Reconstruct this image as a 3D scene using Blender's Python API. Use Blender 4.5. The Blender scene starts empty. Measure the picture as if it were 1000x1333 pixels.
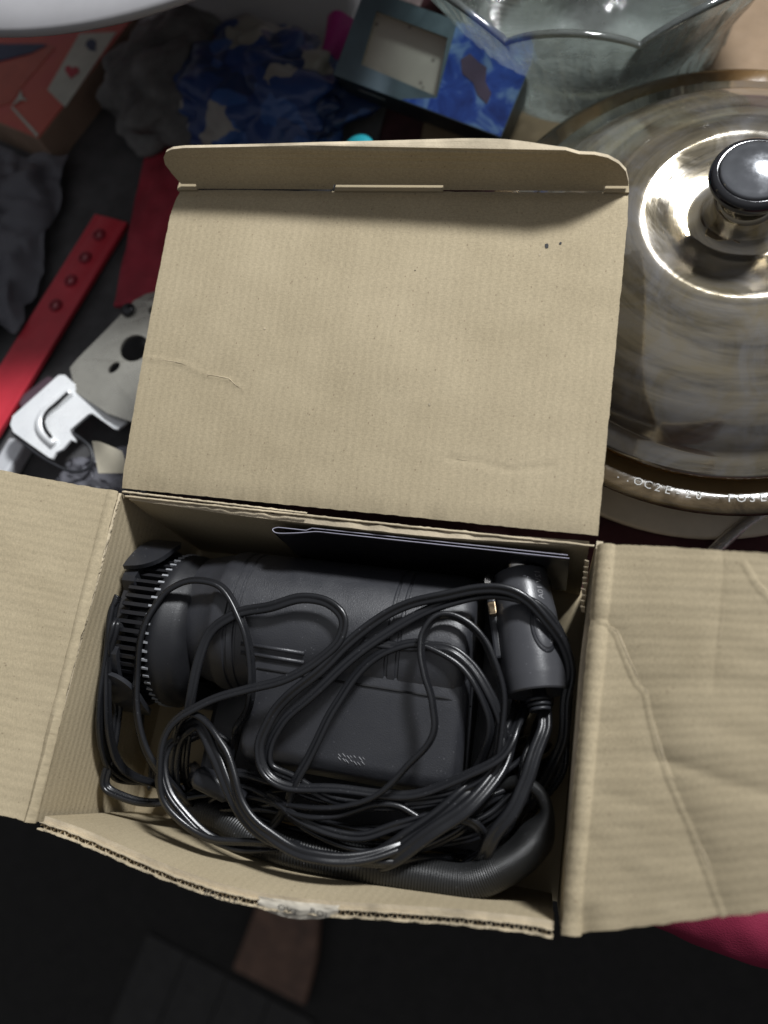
import bpy, bmesh, math, random, mathutils, mathutils.geometry
from mathutils import Vector, Matrix, noise
random.seed(7)
SC = bpy.context.scene
COL = SC.collection
V = Vector

# ------------------------------------------------------------------ camera
CAM = V((0.08968469, -0.02394044, 0.38417374))
RX = V((0.9693146, 0.1615439, -0.1852909))
RY = V((0.0959354, -0.9425788, -0.3199087))
RZ = V((-0.2263305, 0.2923162, -0.9291532))
cd = bpy.data.cameras.new('camera'); cam = bpy.data.objects.new('camera', cd); COL.objects.link(cam)
M = Matrix((RX, -RY, -RZ)).transposed().to_4x4(); M.translation = CAM
cam.matrix_world = M
cd.sensor_width = 36; cd.lens = 1050/1333.0*36; cd.clip_start = 0.01; cd.clip_end = 50
cd.dof.use_dof = True; cd.dof.focus_distance = 0.335; cd.dof.aperture_fstop = 5.0
SC.camera = cam
# ------------------------------------------------------------------ light
w = bpy.data.worlds.new('World'); SC.world = w; w.use_nodes = True
bg = w.node_tree.nodes['Background']; bg.inputs[1].default_value = 1.0
# dim room: light ceiling overhead, darker walls, dark floor
_g = w.node_tree.nodes.new('ShaderNodeTexCoord'); _x = w.node_tree.nodes.new('ShaderNodeSeparateXYZ'); _r = w.node_tree.nodes.new('ShaderNodeValToRGB')
w.node_tree.links.new(_g.outputs['Generated'], _x.inputs[0]); w.node_tree.links.new(_x.outputs[2], _r.inputs[0]); w.node_tree.links.new(_r.outputs[0], bg.inputs[0])
_e = _r.color_ramp.elements; _e[0].position = 0.0; _e[0].color = (.075, .075, .078, 1); _e[1].position = 1.0; _e[1].color = (.27, .275, .29, 1)
_n = _e.new(.30); _n.color = (.10, .10, .105, 1)
ld = bpy.data.lights.new('ceiling_lamp', 'AREA'); ld.shape = 'RECTANGLE'; ld.size = 0.26; ld.size_y = 0.18
ld.energy = 27.5; ld.color = (0.97, 0.985, 1.0)
lo = bpy.data.objects.new('ceiling_lamp', ld); COL.objects.link(lo)
lo.location = (0.50, 0.93, 1.08)
lo.rotation_euler = (V((0.0, 0.1, 0.05)) - V(lo.location)).to_track_quat('-Z', 'Y').to_euler()
SC.view_settings.view_transform = 'Standard'; SC.view_settings.look = 'None'
SC.view_settings.exposure = 0.0; SC.view_settings.gamma = 1
SC.cycles.use_denoising = True
SC.cycles.max_bounces = 10; SC.cycles.transmission_bounces = 10; SC.cycles.glossy_bounces = 4
SC.cycles.caustics_refractive = False; SC.cycles.caustics_reflective = False

# ------------------------------------------------------------------ helpers
def P(px, py, z):
    """the point at height z that the photograph shows at pixel (px, py)"""
    d = RX*((px-500)/1050) + RY*((py-666.5)/1050) + RZ
    return CAM + d*((z-CAM.z)/d.z)

def N(x, y, z, s=1.0): return noise.noise(V((x*s, y*s, z*s)))
def sm(t): t = max(0, min(1, t)); return t*t*(3-2*t)

def mk(name, verts, faces, mat, parent=None, smooth=False, uvs=None):
    me = bpy.data.meshes.new(name)
    me.from_pydata([tuple(v) for v in verts], [], faces); me.validate()
    if uvs is not None:
        ul = me.uv_layers.new(name='UVMap')
        for l in me.loops: ul.data[l.index].uv = uvs[l.vertex_index]
    if smooth: me.polygons.foreach_set('use_smooth', [True]*len(me.polygons))
    if mat: me.materials.append(mat)
    o = bpy.data.objects.new(name, me); COL.objects.link(o)
    if parent: attach(o, parent)
    return o
def root_loc(p):
    l = V((0, 0, 0))
    while p: l += p.location; p = p.parent
    return l
def attach(o, p):
    o.parent = p
    o.matrix_parent_inverse = Matrix.Translation(-root_loc(p)) if p.type == 'EMPTY' else Matrix.Identity(4)
def thing(name, label, cat, loc, group=None):
    o = bpy.data.objects.new(name, None); COL.objects.link(o); o.location = loc
    o.empty_display_size = .01
    o['label'] = label; o['category'] = cat
    if group: o['group'] = group
    return o
def tag(o, label, cat, group=None):
    o['label'] = label; o['category'] = cat
    if group: o['group'] = group
    return o
def struct(o): o['kind'] = 'structure'; return o

def sharp(o, ang=40):
    me = o.data
    me.polygons.foreach_set('use_smooth', [True]*len(me.polygons))
    bm = bmesh.new(); bm.from_mesh(me)
    for e in bm.edges:
        if len(e.link_faces) == 2 and e.calc_face_angle(0) > math.radians(ang): e.smooth = False
    bm.to_mesh(me); bm.free(); return o
def bevel(o, wd, seg=2, ang=30):
    m = o.modifiers.new('bevel', 'BEVEL'); m.width = wd; m.segments = seg; m.limit_method = 'ANGLE'; m.angle_limit = math.radians(ang)
    return o

def panel(name, f, nu, nv, th, mat, parent=None, lu=1, lv=1, edge_jit=0.0, mat_edge=None):
    """sheet f(u,v) with thickness th behind its normal"""
    g = [[V(f(i/nu, j/nv)) for j in range(nv+1)] for i in range(nu+1)]
    if edge_jit:
        for i in range(nu+1):
            for j in (0, nv):
                a = g[i][j]; b = g[i][1 if j == 0 else nv-1]
                g[i][j] = a + (b-a).normalized()*edge_jit*(N(a.x, a.y, a.z, 260)+.6*N(a.x, a.y, a.z, 900))
        for j in range(nv+1):
            for i in (0, nu):
                a = g[i][j]; b = g[1 if i == 0 else nu-1][j]
                g[i][j] = a + (b-a).normalized()*edge_jit*(N(a.x, a.y, a.z, 260)+.6*N(a.x, a.y, a.z, 900))
    vs, uv, fs = [], [], []
    W = nv+1
    for i in range(nu+1):
        for j in range(nv+1):
            vs.append(g[i][j]); uv.append((i/nu*lu, j/nv*lv))
    n0 = len(vs)
    for i in range(nu+1):
        for j in range(nv+1):
            du = g[min(i+1, nu)][j]-g[max(i-1, 0)][j]; dv = g[i][min(j+1, nv)]-g[i][max(j-1, 0)]
            n = du.cross(dv).normalized()
            vs.append(g[i][j]-n*th); uv.append((i/nu*lu, j/nv*lv))
    for i in range(nu):
        for j in range(nv):
            a, b, c, d = i*W+j, (i+1)*W+j, (i+1)*W+j+1, i*W+j+1
            fs.append((a, b, c, d)); fs.append((n0+d, n0+c, n0+b, n0+a))
    ne = len(fs)
    for i in range(nu):
        a, b = i*W, (i+1)*W; fs.append((a, a+n0, b+n0, b))
        a, b = i*W+nv, (i+1)*W+nv; fs.append((b, b+n0, a+n0, a))
    for j in range(nv):
        a, b = j, j+1; fs.append((b, b+n0, a+n0, a))
        a, b = nu*W+j, nu*W+j+1; fs.append((a, a+n0, b+n0, b))
    o = mk(name, vs, fs, mat, parent, False, uv)
    if mat_edge:
        o.data.materials.append(mat_edge)
        for k in range(ne, len(o.data.polygons)): o.data.polygons[k].material_index = 1
    for k, p in enumerate(o.data.polygons): p.use_smooth = k < ne
    sharp(o, 50)
    return o

def catmull(pts, n=8):
    pts = [V(p) for p in pts]
    p = [pts[0]*2-pts[1]] + pts + [pts[-1]*2-pts[-2]]
    out = []
    for i in range(1, len(p)-2):
        # centripetal
        p0, p1, p2, p3 = p[i-1:i+3]
        t0 = 0; t1 = t0+max((p1-p0).length, 1e-6)**.5; t2 = t1+max((p2-p1).length, 1e-6)**.5; t3 = t2+max((p3-p2).length, 1e-6)**.5
        for k in range(n):
            t = t1+(t2-t1)*k/n
            a1 = p0*((t1-t)/(t1-t0))+p1*((t-t0)/(t1-t0)); a2 = p1*((t2-t)/(t2-t1))+p2*((t-t1)/(t2-t1)); a3 = p2*((t3-t)/(t3-t2))+p3*((t-t2)/(t3-t2))
            b1 = a1*((t2-t)/(t2-t0))+a2*((t-t0)/(t2-t0)); b2 = a2*((t3-t)/(t3-t1))+a3*((t-t1)/(t3-t1))
            out.append(b1*((t2-t)/(t2-t1))+b2*((t-t1)/(t2-t1)))
    out.append(pts[-1]); return out

def sweep(name, path, prof, mat, parent=None, twist=0.0, tw0=0.0, rad=None, smooth=True, up=V((0, 0, 1))):
    """prof: list of (side, up) offsets, or a function of the path fraction"""
    n = len(path); vs, fs = [], []
    m = None
    T = [(path[min(i+1, n-1)]-path[max(i-1, 0)]).normalized() for i in range(n)]
    side = T[0].cross(up)
    if side.length < .2: side = T[0].cross(V((1, 0, 0)))
    side.normalize()
    for i in range(n):
        side = (side - T[i]*side.dot(T[i])).normalized()
        # drift toward lying flat
        flat = T[i].cross(up)
        if flat.length > .3:
            flat.normalize()
            if flat.dot(side) < 0: flat = -flat
            side = (side*.8+flat*.2).normalized()
        u = side.cross(T[i]).normalized()
        a = tw0 + twist*i/(n-1) if not callable(twist) else twist(i/(n-1))
        s2 = side*math.cos(a)+u*math.sin(a); u2 = -side*math.sin(a)+u*math.cos(a)
        pr = prof(i/(n-1)) if callable(prof) else prof
        k = rad(i/(n-1)) if rad else 1.0
        m = len(pr)
        for (x, y) in pr: vs.append(path[i]+s2*(x*k)+u2*(y*k))
    for i in range(n-1):
        for j in range(m):
            a, b = i*m+j, i*m+(j+1) % m
            fs.append((a, b, b+m, a+m))
    fs.append(tuple(range(m))[::-1]); fs.append(tuple((n-1)*m+j for j in range(m)))
    o = mk(name, vs, fs, mat, parent, smooth)
    return o
def circ(r, n=12): return [(r*math.cos(2*math.pi*k/n), r*math.sin(2*math.pi*k/n)) for k in range(n)]
def fig8(r):
    out = []
    for k in range(9): a = math.radians(-140+280*k/8); out.append((r*.93+r*math.cos(a), r*math.sin(a)))
    for k in range(9): a = math.radians(40+280*k/8); out.append((-r*.93+r*math.cos(a), r*math.sin(a)))
    return out
def cord(name, pts, mat, parent, r=.00114, twist=0.0, tw0=0.0, n=7):
    path = catmull(pts, n); sd = len(pts)*1.7+pts[len(pts)//2].x*50
    for i, p in enumerate(path): p += V((N(i*.09, sd, 1), N(i*.09, sd, 4), .5*N(i*.09, sd, 7)))*.0016
    for p in path:                       # lie on the appliance, never inside it
        zs = device_top(p.x, p.y)
        if zs and p.z > .040: p.z = max(p.z, zs+r*1.25)
    for _ in range(3):
        for i in range(1, len(path)-1): path[i].z = max(path[i].z, (path[i-1].z+path[i+1].z)*.5) if path[i].z > .05 else path[i].z
    return sweep(name, path, fig8(r), mat, parent, twist, tw0)
def device_top(x, y):
    z = 0
    if -.069 < x < .0565 and abs(y-CY) < BR_: z = max(z, CZ+math.sqrt(max(0, BR_**2-(y-CY)**2)))
    if -.096 < x < -.064 and abs(y-HY) < .0345: z = max(z, HZ+math.sqrt(max(0, .0345**2-(y-HY)**2)))
    if -.035 < x < .058 and -.034 < y < .016: z = max(z, .0658 if y > -.001 else .0638+(y+.001)*.23)
    return z
BR_ = .0312; CY, CZ = .0262, .0405; HY, HZ = .0185, .0395

def lathe(name, prof, c, mat, parent=None, seg=64, axis='Z', mod=None, smooth=True, close=False):
    """prof: list of (r, h); mod(theta, r, h) -> (r, h)"""
    vs, fs = [], []; m = len(prof)
    for s in range(seg):
        t = 2*math.pi*s/seg
        for (r, h) in prof:
            if mod: r, h = mod(t, r, h)
            if axis == 'Z': v = V((r*math.cos(t), r*math.sin(t), h))
            elif axis == 'X': v = V((h, r*math.cos(t), r*math.sin(t)))
            else: v = V((r*math.cos(t), h, r*math.sin(t)))
            vs.append(V(c)+v)
    mm = m if close else m-1
    for s in range(seg):
        for j in range(mm):
            a, b = s*m+j, s*m+(j+1) % m; a2, b2 = ((s+1) % seg)*m+j, ((s+1) % seg)*m+(j+1) % m
            fs.append((a, a2, b2, b) if axis != 'Y' else (a, b, b2, a2))
    o = mk(name, vs, fs, mat, parent, smooth)
    bm = bmesh.new(); bm.from_mesh(o.data); bmesh.ops.remove_doubles(bm, verts=bm.verts, dist=1e-6)
    bmesh.ops.recalc_face_normals(bm, faces=bm.faces); bm.to_mesh(o.data); bm.free()
    return o

def prism(name, poly, up, h, mat, parent=None):
    """poly: 3-D points, extruded by vector up*h"""
    n = len(poly); u = V(up)*h
    vs = [V(p) for p in poly]+[V(p)+u for p in poly]
    fs = [tuple(range(n))[::-1], tuple(range(n, 2*n))]+[(i, (i+1) % n, (i+1) % n+n, i+n) for i in range(n)]
    o = mk(name, vs, fs, mat, parent)
    bm = bmesh.new(); bm.from_mesh(o.data); bmesh.ops.recalc_face_normals(bm, faces=bm.faces)
    bmesh.ops.triangulate(bm, faces=[f for f in bm.faces if len(f.verts) > 4]); bm.to_mesh(o.data); bm.free()
    return o
def holed(name, outer, holes, to3, th, mat, parent=None):
    """flat plate: 2-D outline with holes, mapped by to3(x,y,k) (k=0 top, 1 bottom)"""
    rings = [outer]+holes
    flat = [p for r in rings for p in r]
    tris = mathutils.geometry.tessellate_polygon([[V((p[0], p[1], 0)) for p in r] for r in rings])
    n = len(flat)
    vs = [V(to3(p[0], p[1], 0)) for p in flat]+[V(to3(p[0], p[1], th)) for p in flat]
    fs = [tuple(t) for t in tris]+[tuple(i+n for i in reversed(t)) for t in tris]
    o_ = 0
    for r in rings:
        for i in range(len(r)):
            p, q = o_+i, o_+(i+1) % len(r); fs.append((p, q, q+n, p+n))
        o_ += len(r)
    o = mk(name, vs, fs, mat)
    bm = bmesh.new(); bm.from_mesh(o.data); bmesh.ops.remove_doubles(bm, verts=bm.verts, dist=1e-7); bmesh.ops.recalc_face_normals(bm, faces=bm.faces); bm.to_mesh(o.data); bm.free()
    if parent: attach(o, parent)
    return o
def ring2(cx, cy, r, n=24, ry=None, rot=0):
    ry = ry or r; out = []
    for k in range(n):
        a = 2*math.pi*k/n; x, y = r*math.cos(a), ry*math.sin(a)
        out.append((cx+x*math.cos(rot)-y*math.sin(rot), cy+x*math.sin(rot)+y*math.cos(rot)))
    return out
def rbox(name, lo, hi, mat, parent=None, r=.0015, seg=2):
    (x0, y0, z0), (x1, y1, z1) = lo, hi
    vs = [(x, y, z) for x in (x0, x1) for y in (y0, y1) for z in (z0, z1)]
    fs = [(0, 1, 3, 2), (4, 6, 7, 5), (0, 4, 5, 1), (2, 3, 7, 6), (0, 2, 6, 4), (1, 5, 7, 3)]
    o = mk(name, vs, fs, mat, parent)
    if r: bevel(o, r, seg); 
    return o

# ------------------------------------------------------------------ materials
def nt(name):
    m = bpy.data.materials.new(name); m.use_nodes = True
    t = m.node_tree; b = t.nodes['Principled BSDF']
    return m, t, b
def nd(t, typ, **kw):
    n = t.nodes.new(typ)
    for k, v in kw.items():
        if k in n.inputs.keys() if hasattr(n.inputs, 'keys') else False: n.inputs[k].default_value = v
        else: setattr(n, k, v)
    return n
def ramp(t, src, stops):
    r = t.nodes.new('ShaderNodeValToRGB'); e = r.color_ramp.elements
    while len(e) < len(stops): e.new(.5)
    for q, (p, c) in zip(e, stops): q.position = p; q.color = (c[0], c[1], c[2], 1) if not isinstance(c, (int, float)) else (c, c, c, 1)
    t.links.new(src, r.inputs[0]); return r.outputs[0]
def noise_tex(t, co, scale, detail=3, rough=.55, dist=0):
    n = t.nodes.new('ShaderNodeTexNoise'); n.inputs['Scale'].default_value = scale; n.inputs['Detail'].default_value = detail
    n.inputs['Roughness'].default_value = rough; n.inputs['Distortion'].default_value = dist
    if co is not None: t.links.new(co, n.inputs['Vector'])
    return n.outputs[0]
def mapped(t, co, sc=(1, 1, 1), rot=(0, 0, 0)):
    m = t.nodes.new('ShaderNodeMapping'); m.inputs['Scale'].default_value = sc; m.inputs['Rotation'].default_value = rot
    t.links.new(co, m.inputs[0]); return m.outputs[0]
def coord(t, which='Object'): return t.nodes.new('ShaderNodeTexCoord').outputs[which]
def mixc(t, fac, a, b, mode='MIX'):
    m = t.nodes.new('ShaderNodeMix'); m.data_type = 'RGBA'; m.blend_type = mode
    for s, v in ((0, fac), (6, a), (7, b)):
        if hasattr(v, 'links'): t.links.new(v, m.inputs[s])
        elif isinstance(v, (int, float)): m.inputs[s].default_value = v if s == 0 else (v, v, v, 1)
        else: m.inputs[s].default_value = (*v, 1)
    return m.outputs[2]
def math_(t, op, a, b=0.0):
    m = t.nodes.new('ShaderNodeMath'); m.operation = op
    for s, v in ((0, a), (1, b)):
        if hasattr(v, 'links'): t.links.new(v, m.inputs[s])
        else: m.inputs[s].default_value = v
    return m.outputs[0]
def bump(t, b, h, strength=.3, dist=.001, prev=None):
    n = t.nodes.new('ShaderNodeBump'); n.inputs['Strength'].default_value = strength; n.inputs['Distance'].default_value = dist
    t.links.new(h, n.inputs['Height'])
    if prev is not None: t.links.new(prev, n.inputs['Normal'])
    t.links.new(n.outputs[0], b.inputs['Normal']); return n.outputs[0]

def cardboard(name, axis, base=(.442, .362, .238), flute=1.0):
    m, t, b = nt(name)
    uv = coord(t, 'UV')
    fib = noise_tex(t, mapped(t, uv, (1500, 620, 1) if axis else (620, 1500, 1)), 1, 4, .7)
    big = noise_tex(t, mapped(t, uv, (30, 30, 1)), 1, 4, .6)
    fine = noise_tex(t, mapped(t, uv, (1700, 1700, 1)), 1, 2, .6)
    wv = t.nodes.new('ShaderNodeTexWave'); wv.wave_type = 'BANDS'; wv.bands_direction = 'Y' if axis else 'X'; wv.wave_profile = 'SIN'
    wv.inputs['Scale'].default_value = 1; wv.inputs['Distortion'].default_value = 3.5; wv.inputs['Detail'].default_value = 3; wv.inputs['Detail Scale'].default_value = .25
    t.links.new(mapped(t, uv, (85, 85, 1)), wv.inputs['Vector'])
    d = tuple(c*.60 for c in base); l = tuple(min(1, c*1.30) for c in base)
    c = ramp(t, fib, [(.36, d), (.5, base), (.66, l)])
    mot = noise_tex(t, mapped(t, uv, (1150, 700, 1), (0, 0, .6)), 1, 3, .7, .4)
    c = mixc(t, .40, c, ramp(t, mot, [(.36, tuple(x*.62 for x in base)), (.5, base), (.64, tuple(min(1, x*1.28) for x in base))]))
    c = mixc(t, ramp(t, fine, [(.3, .45), (.6, 0.0)]), c, tuple(x*.6 for x in base))
    c = mixc(t, .34, c, ramp(t, big, [(.3, (.33, .275, .175)), (.7, (.53, .452, .305))]))
    c = mixc(t, .22, c, ramp(t, noise_tex(t, mapped(t, uv, (9, 9, 1)), 1, 3, .5), [(.35, (.34, .285, .18)), (.65, (.52, .445, .31))]))
    c = mixc(t, .045*flute, c, ramp(t, wv.outputs[1], [(.15, tuple(x*.55 for x in base)), (.9, l)]))
    # dark and pale flecks
    vr = t.nodes.new('ShaderNodeTexVoronoi'); vr.inputs['Scale'].default_value = 1; vr.inputs['Randomness'].default_value = 1
    t.links.new(mapped(t, uv, (260, 190, 1)), vr.inputs['Vector'])
    c = mixc(t, ramp(t, vr.outputs['Distance'], [(.05, .5), (.10, 0.0)]), c, (.13, .085, .05))
    vr2 = t.nodes.new('ShaderNodeTexVoronoi'); vr2.inputs['Scale'].default_value = 1
    t.links.new(mapped(t, uv, (640, 120, 1), (0, 0, .7)), vr2.inputs['Vector'])
    c = mixc(t, ramp(t, vr2.outputs['Distance'], [(.03, .42), (.08, 0.0)]), c, (.64, .55, .40))
    t.links.new(c, b.inputs['Base Color']); b.inputs['Roughness'].default_value = .82; b.inputs['Specular IOR Level'].default_value = .25
    n1 = bump(t, b, wv.outputs[1], .5*flute, .0005)
    n2 = bump(t, b, fib, .35, .00018, n1)
    bump(t, b, fine, .3, .00012, n2)
    return m
CB_X = cardboard('cardboard_flutes_across', 0, flute=.25)
CB_Y = cardboard('cardboard_flutes_along', 1, flute=.30)
def simple(name, col, rough=.5, grain=0, gs=900, spec=.5, metal=0, coat=0, var=.15, co='Object', rvar=.08):
    m, t, b = nt(name)
    o = coord(t, co)
    n = noise_tex(t, o, 45, 5, .6)
    c = ramp(t, n, [(.3, tuple(x*(1-var) for x in col)), (.7, tuple(min(1, x*(1+var)) for x in col))])
    t.links.new(c, b.inputs['Base Color'])
    r = ramp(t, noise_tex(t, o, 160, 5, .65), [(.3, max(.02, rough-rvar)), (.7, min(1, rough+rvar))])
    t.links.new(r, b.inputs['Roughness'])
    b.inputs['Specular IOR Level'].default_value = spec; b.inputs['Metallic'].default_value = metal; b.inputs['Coat Weight'].default_value = coat
    if grain: bump(t, b, noise_tex(t, o, gs, 2, .5), grain, .0003)
    return m
PAPER_EDGE = simple('torn_kraft_fibre', (.52, .44, .31), .9, .5, 1500, .2, var=.35)
EDGE = simple('cut_cardboard_edge', (.47, .40, .29), .9, .6, 1200, .2, var=.35)
def dusty_black(name, base, rough, grain=.25, gs=2600, dust=.5, spec=.5):
    m, t, b = nt(name); o = coord(t); b.inputs['Specular IOR Level'].default_value = spec
    vo = t.nodes.new('ShaderNodeTexVoronoi'); vo.inputs['Scale'].default_value = 420; t.links.new(o, vo.inputs['Vector'])
    spk = ramp(t, vo.outputs['Distance'], [(.06, dust), (.14, 0.0)])
    scr = noise_tex(t, mapped(t, o, (1500, 110, 300), (.3, .2, .7)), 1, 2, .5)
    scr = ramp(t, scr, [(.72, 0.0), (.78, dust*.35)])
    gate = ramp(t, noise_tex(t, o, 60, 3), [(.45, 0.0), (.65, 1.0)])
    c = mixc(t, math_(t, 'MULTIPLY', spk, gate), base, (.22, .22, .24))
    c = mixc(t, math_(t, 'MULTIPLY', scr, gate), c, (.16, .16, .18))
    t.links.new(c, b.inputs['Base Color'])
    t.links.new(ramp(t, noise_tex(t, o, 120, 4), [(.3, rough-.06), (.7, rough+.08)]), b.inputs['Roughness'])
    bump(t, b, noise_tex(t, o, gs, 2), grain, .00025)
    return m
PLASTIC = dusty_black('textured_black_plastic', (.025, .026, .031), .43, .5, 2200, spec=1.0)
PLASTIC_S = dusty_black('smooth_black_plastic', (.022, .023, .027), .34, .12, 1500)
PLUGM = dusty_black('satin_black_plug_plastic', (.055, .056, .062), .33, .15, 1800, .6)
CORDM = dusty_black('black_cord_vinyl', (.012, .0125, .0145), .28, .1, 1500, .35)
RUBBER = dusty_black('dark_hose_rubber', (.017, .0175, .018), .40, .3, 2500, .5)
METAL = simple('nickel_metal', (.62, .60, .56), .25, 0, metal=1, rvar=.1)
GLINT = simple('painted_tooth_glint', (.34, .35, .37), .25, 0, rvar=.1)  # pale grey stands in for the glints on the vent teeth

# ------------------------------------------------------------------ setting: table, floor
TABLE = simple('maroon_table_cloth', (.060, .022, .026), .85, .5, 1300, .2, var=.35)
DARKCL = simple('dark_table_cover', (.030, .026, .030), .8, .5, 900, .25, var=.4)
tb = thing('table', 'dark table under the clutter, covered with a dark maroon cloth', 'table', (0, .45, -.72))
rbox('tabletop', (-.75, -.050, -.030), (.75, 1.05, -.004), simple('dark_wood_edge', (.03, .022, .018), .6), tb, .003)
def cl(u, v):
    x, y = -.752+1.504*u, -.0525+1.105*v
    return (x, y, .0006*N(x, y, 0, 30)-.0006)
panel('table_cover', cl, 150, 110, .002, TABLE, tb, 1.5, 1.1)
for sx in (-.7, .7):
    for sy in (.02, 1.0):
        rbox('leg', (sx-.025, sy-.025, -.72), (sx+.025, sy+.025, -.0305), simple('dark_leg_wood', (.03, .022, .018), .6), tb, .003)

FLOOR = simple('dark_floor_tile', (.030, .029, .028), .65, .2, 60, .4, var=.25)
GROUT = simple('dark_grout', (.020, .019, .018), .9)
fl = mk('floor', [(-3, -3, -.735), (3, -3, -.735), (3, 3, -.735), (-3, 3, -.735)], [(0, 1, 2, 3)], GROUT); struct(fl)
c0 = P(300, 1265, -.731); ex = (P(400, 1318, -.731)-c0).normalized(); ey = V((-ex.y, ex.x, 0))
tile_me = None
for i in range(-2, 2):
    for j in range(-1, 1):
        q = c0 + ex*(i*.062+.0) + ey*(j*.12-.124)
        if tile_me is None:
            o = mk('floor_tile', [(a*.0605, b*.1185, c*.004) for a in (0, 1) for b in (0, 1) for c in (0, 1)],
                   [(0, 1, 3, 2), (4, 6, 7, 5), (0, 4, 5, 1), (2, 3, 7, 6), (0, 2, 6, 4), (1, 5, 7, 3)], FLOOR)
            tile_me = o.data
            bm = bmesh.new(); bm.from_mesh(tile_me); bmesh.ops.recalc_face_normals(bm, faces=bm.faces); bm.to_mesh(tile_me); bm.free()
        else:
            o = bpy.data.objects.new('floor_tile', tile_me); COL.objects.link(o)
        o.parent = fl
        o.location = (q.x, q.y, -.7345+.0006*random.random()); o.rotation_euler = (0, 0, math.atan2(ex.y, ex.x))
# brown board on the floor
bd = []
for (x, y) in ((345, 1150), (302, 1262), (396, 1310), (412, 1250), (420, 1150)): bd.append(P(x, y, -.715))
bo = prism('wooden_board', bd, (0, 0, -1), .0125, simple('dim_brown_wood', (.14, .078, .052), .6, .3, 200, var=.4)); bevel(bo, .003)
tag(bo, 'dull brown wooden board lying on the dark floor below the box front', 'board')

# ------------------------------------------------------------------ cardboard box
W, D, H = .200, .13545, .085
hw, hd = W/2, D/2
T = .0024
box = thing('cardboard_box', 'open brown cardboard box with raised lid, holding a black appliance and cords', 'cardboard box', (0, 0, 0))
rbox('floor_panel', (-hw+.0002, -hd+.0002, .0004), (hw-.0002, hd-.0002, .0026), CB_X, box, 0)
FR = .0027
def wob(u, v, a=.0012): return a*N(u*3, v*3, 1.7)*v
def bowed(u): return .0088*math.sin(math.pi*min(1, u*1.02))**1.3*(1+.25*math.sin(u*5))
# inner faces face inward; (u along, v up)
panel('back_wall', lambda u, v: (hw-.003-(W-.006)*u, hd-.0004-wob(u, v)-.002*math.sin(math.pi*u)*v, FR+(H-.0034-FR)*v+.0007*N(u*30, 0, 8)*v), 90, 24, T, CB_X, box, W, H, .0002, EDGE)
panel('left_wall', lambda u, v: (-hw+.0008+wob(u, v)-.002*math.sin(math.pi*u)*v, -hd+.0004+(D-.001)*(1-u)*1.0, FR+(H-.0008-FR)*v) if False else (-hw+.0008+wob(u, v), -hd+.0003+(D-.0008)*u, FR+(H-.0008-FR)*v), 40, 24, T, CB_Y, box, D, H, .0002, EDGE)
panel('right_wall', lambda u, v: (hw-.0008-wob(u, v)-.0015*math.sin(math.pi*u)*v, hd-.0003-(D-.0008)*u, FR+(H-.0008-FR)*v), 40, 24, T, CB_Y, box, D, H, .0002, EDGE)
def fw(u, v):
    z = FR+(H-.0042-FR)*v
    return (-hw+.0032+(W-.0064)*u, -hd+.0006-bowed(u)*v**1.6, z-.0012*math.sin(math.pi*u)*v+.0006*N(u*14, 0, 3)*v)
panel('front_wall', fw, 90, 28, T, CB_X, box, W, H, .0002, EDGE)
# exposed corrugated rim along the top of the front wall: two liners and the wavy medium between them
vs, fs = [], []
def strip(fn, n, h):
    b = len(vs)
    for i in range(n+1):
        p, q = fn(i/n); vs.extend([p, q])
    for i in range(n): k = b+2*i; fs.append((k, k+2, k+3, k+1))
def front_top(u):
    a = V(fw(u, 1)); return a
for off, jit in ((.0000, 1.0), (-.0024, 1.4), (-.0021, .8)):
    strip(lambda t: ((lambda a: (a+V((0, off, -.001)), a+V((0, off+.0003*N(t*60, off*900, 0), .0026+.0011*jit*N(t*45, off*700, 5)+.0007*N(t*160, off*300, 2)))))(front_top(t))), 260, 0)
strip(lambda t: ((lambda a: (a+V((0, -.0012+.0010*math.sin(t*400), -.001)), a+V((0, -.0012+.0010*math.sin(t*400), .0014+.0005*N(t*90, 3, 3)))))(front_top(t))), 1600, 0)
o = mk('corrugated_rim', vs, fs, PAPER_EDGE, box); m = o.modifiers.new('s', 'SOLIDIFY'); m.thickness = .00028
# rough fibres along the three folded rims
def fibre_strip(name, a, b, up, wd, n=220, seed=0, lift=.0006):
    a, b, up = V(a), V(b), V(up).normalized(); d = (b-a); s = d.normalized().cross(up)
    vs, fs = [], []
    for i in range(n+1):
        t = i/n; p = a+d*t
        w1 = wd*(.55+.5*N(t*30, seed, 0)+.35*N(t*110, seed, 4)); w2 = wd*(.5+.5*N(t*34, seed, 9)+.35*N(t*120, seed, 7))
        l = lift*(1+.8*N(t*60, seed, 2))
        vs += [p-s*w1-up*.0002, p-s*w1*.4+up*l, p+s*w2*.4+up*l*.8, p+s*w2-up*.0002]
    for i in range(n):
        k = 4*i
        for j in range(3): fs.append((k+j, k+4+j, k+5+j, k+1+j))
    o = mk(name, vs, fs, PAPER_EDGE, box, True); m = o.modifiers.new('s', 'SOLIDIFY'); m.thickness = .00025
    return o
fibre_strip('crease_fibres', (-hw-.0004, hd-.001, H-.0004), (-hw-.0004, -hd+.001, H-.0004), (0, 0, 1), .0015, seed=3)
fibre_strip('crease_fibres', (hw+.0004, hd-.003, H-.0004), (hw+.0004, -hd+.0005, H-.0004), (0, 0, 1), .0017, seed=8)
fibre_strip('torn_liner', (-hw+.001, hd-.0012, H-.0028), (hw-.001, hd-.0018, H-.0030), (0, -.35, 1), .0006, n=320, seed=12, lift=.0003)
fibre_strip('torn_liner', (-hw+.001, hd+.0000, H-.0002), (-hw+.085, hd-.0012, H-.0006), (0, -.4, 1), .0005, seed=15, lift=.0005)
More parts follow.
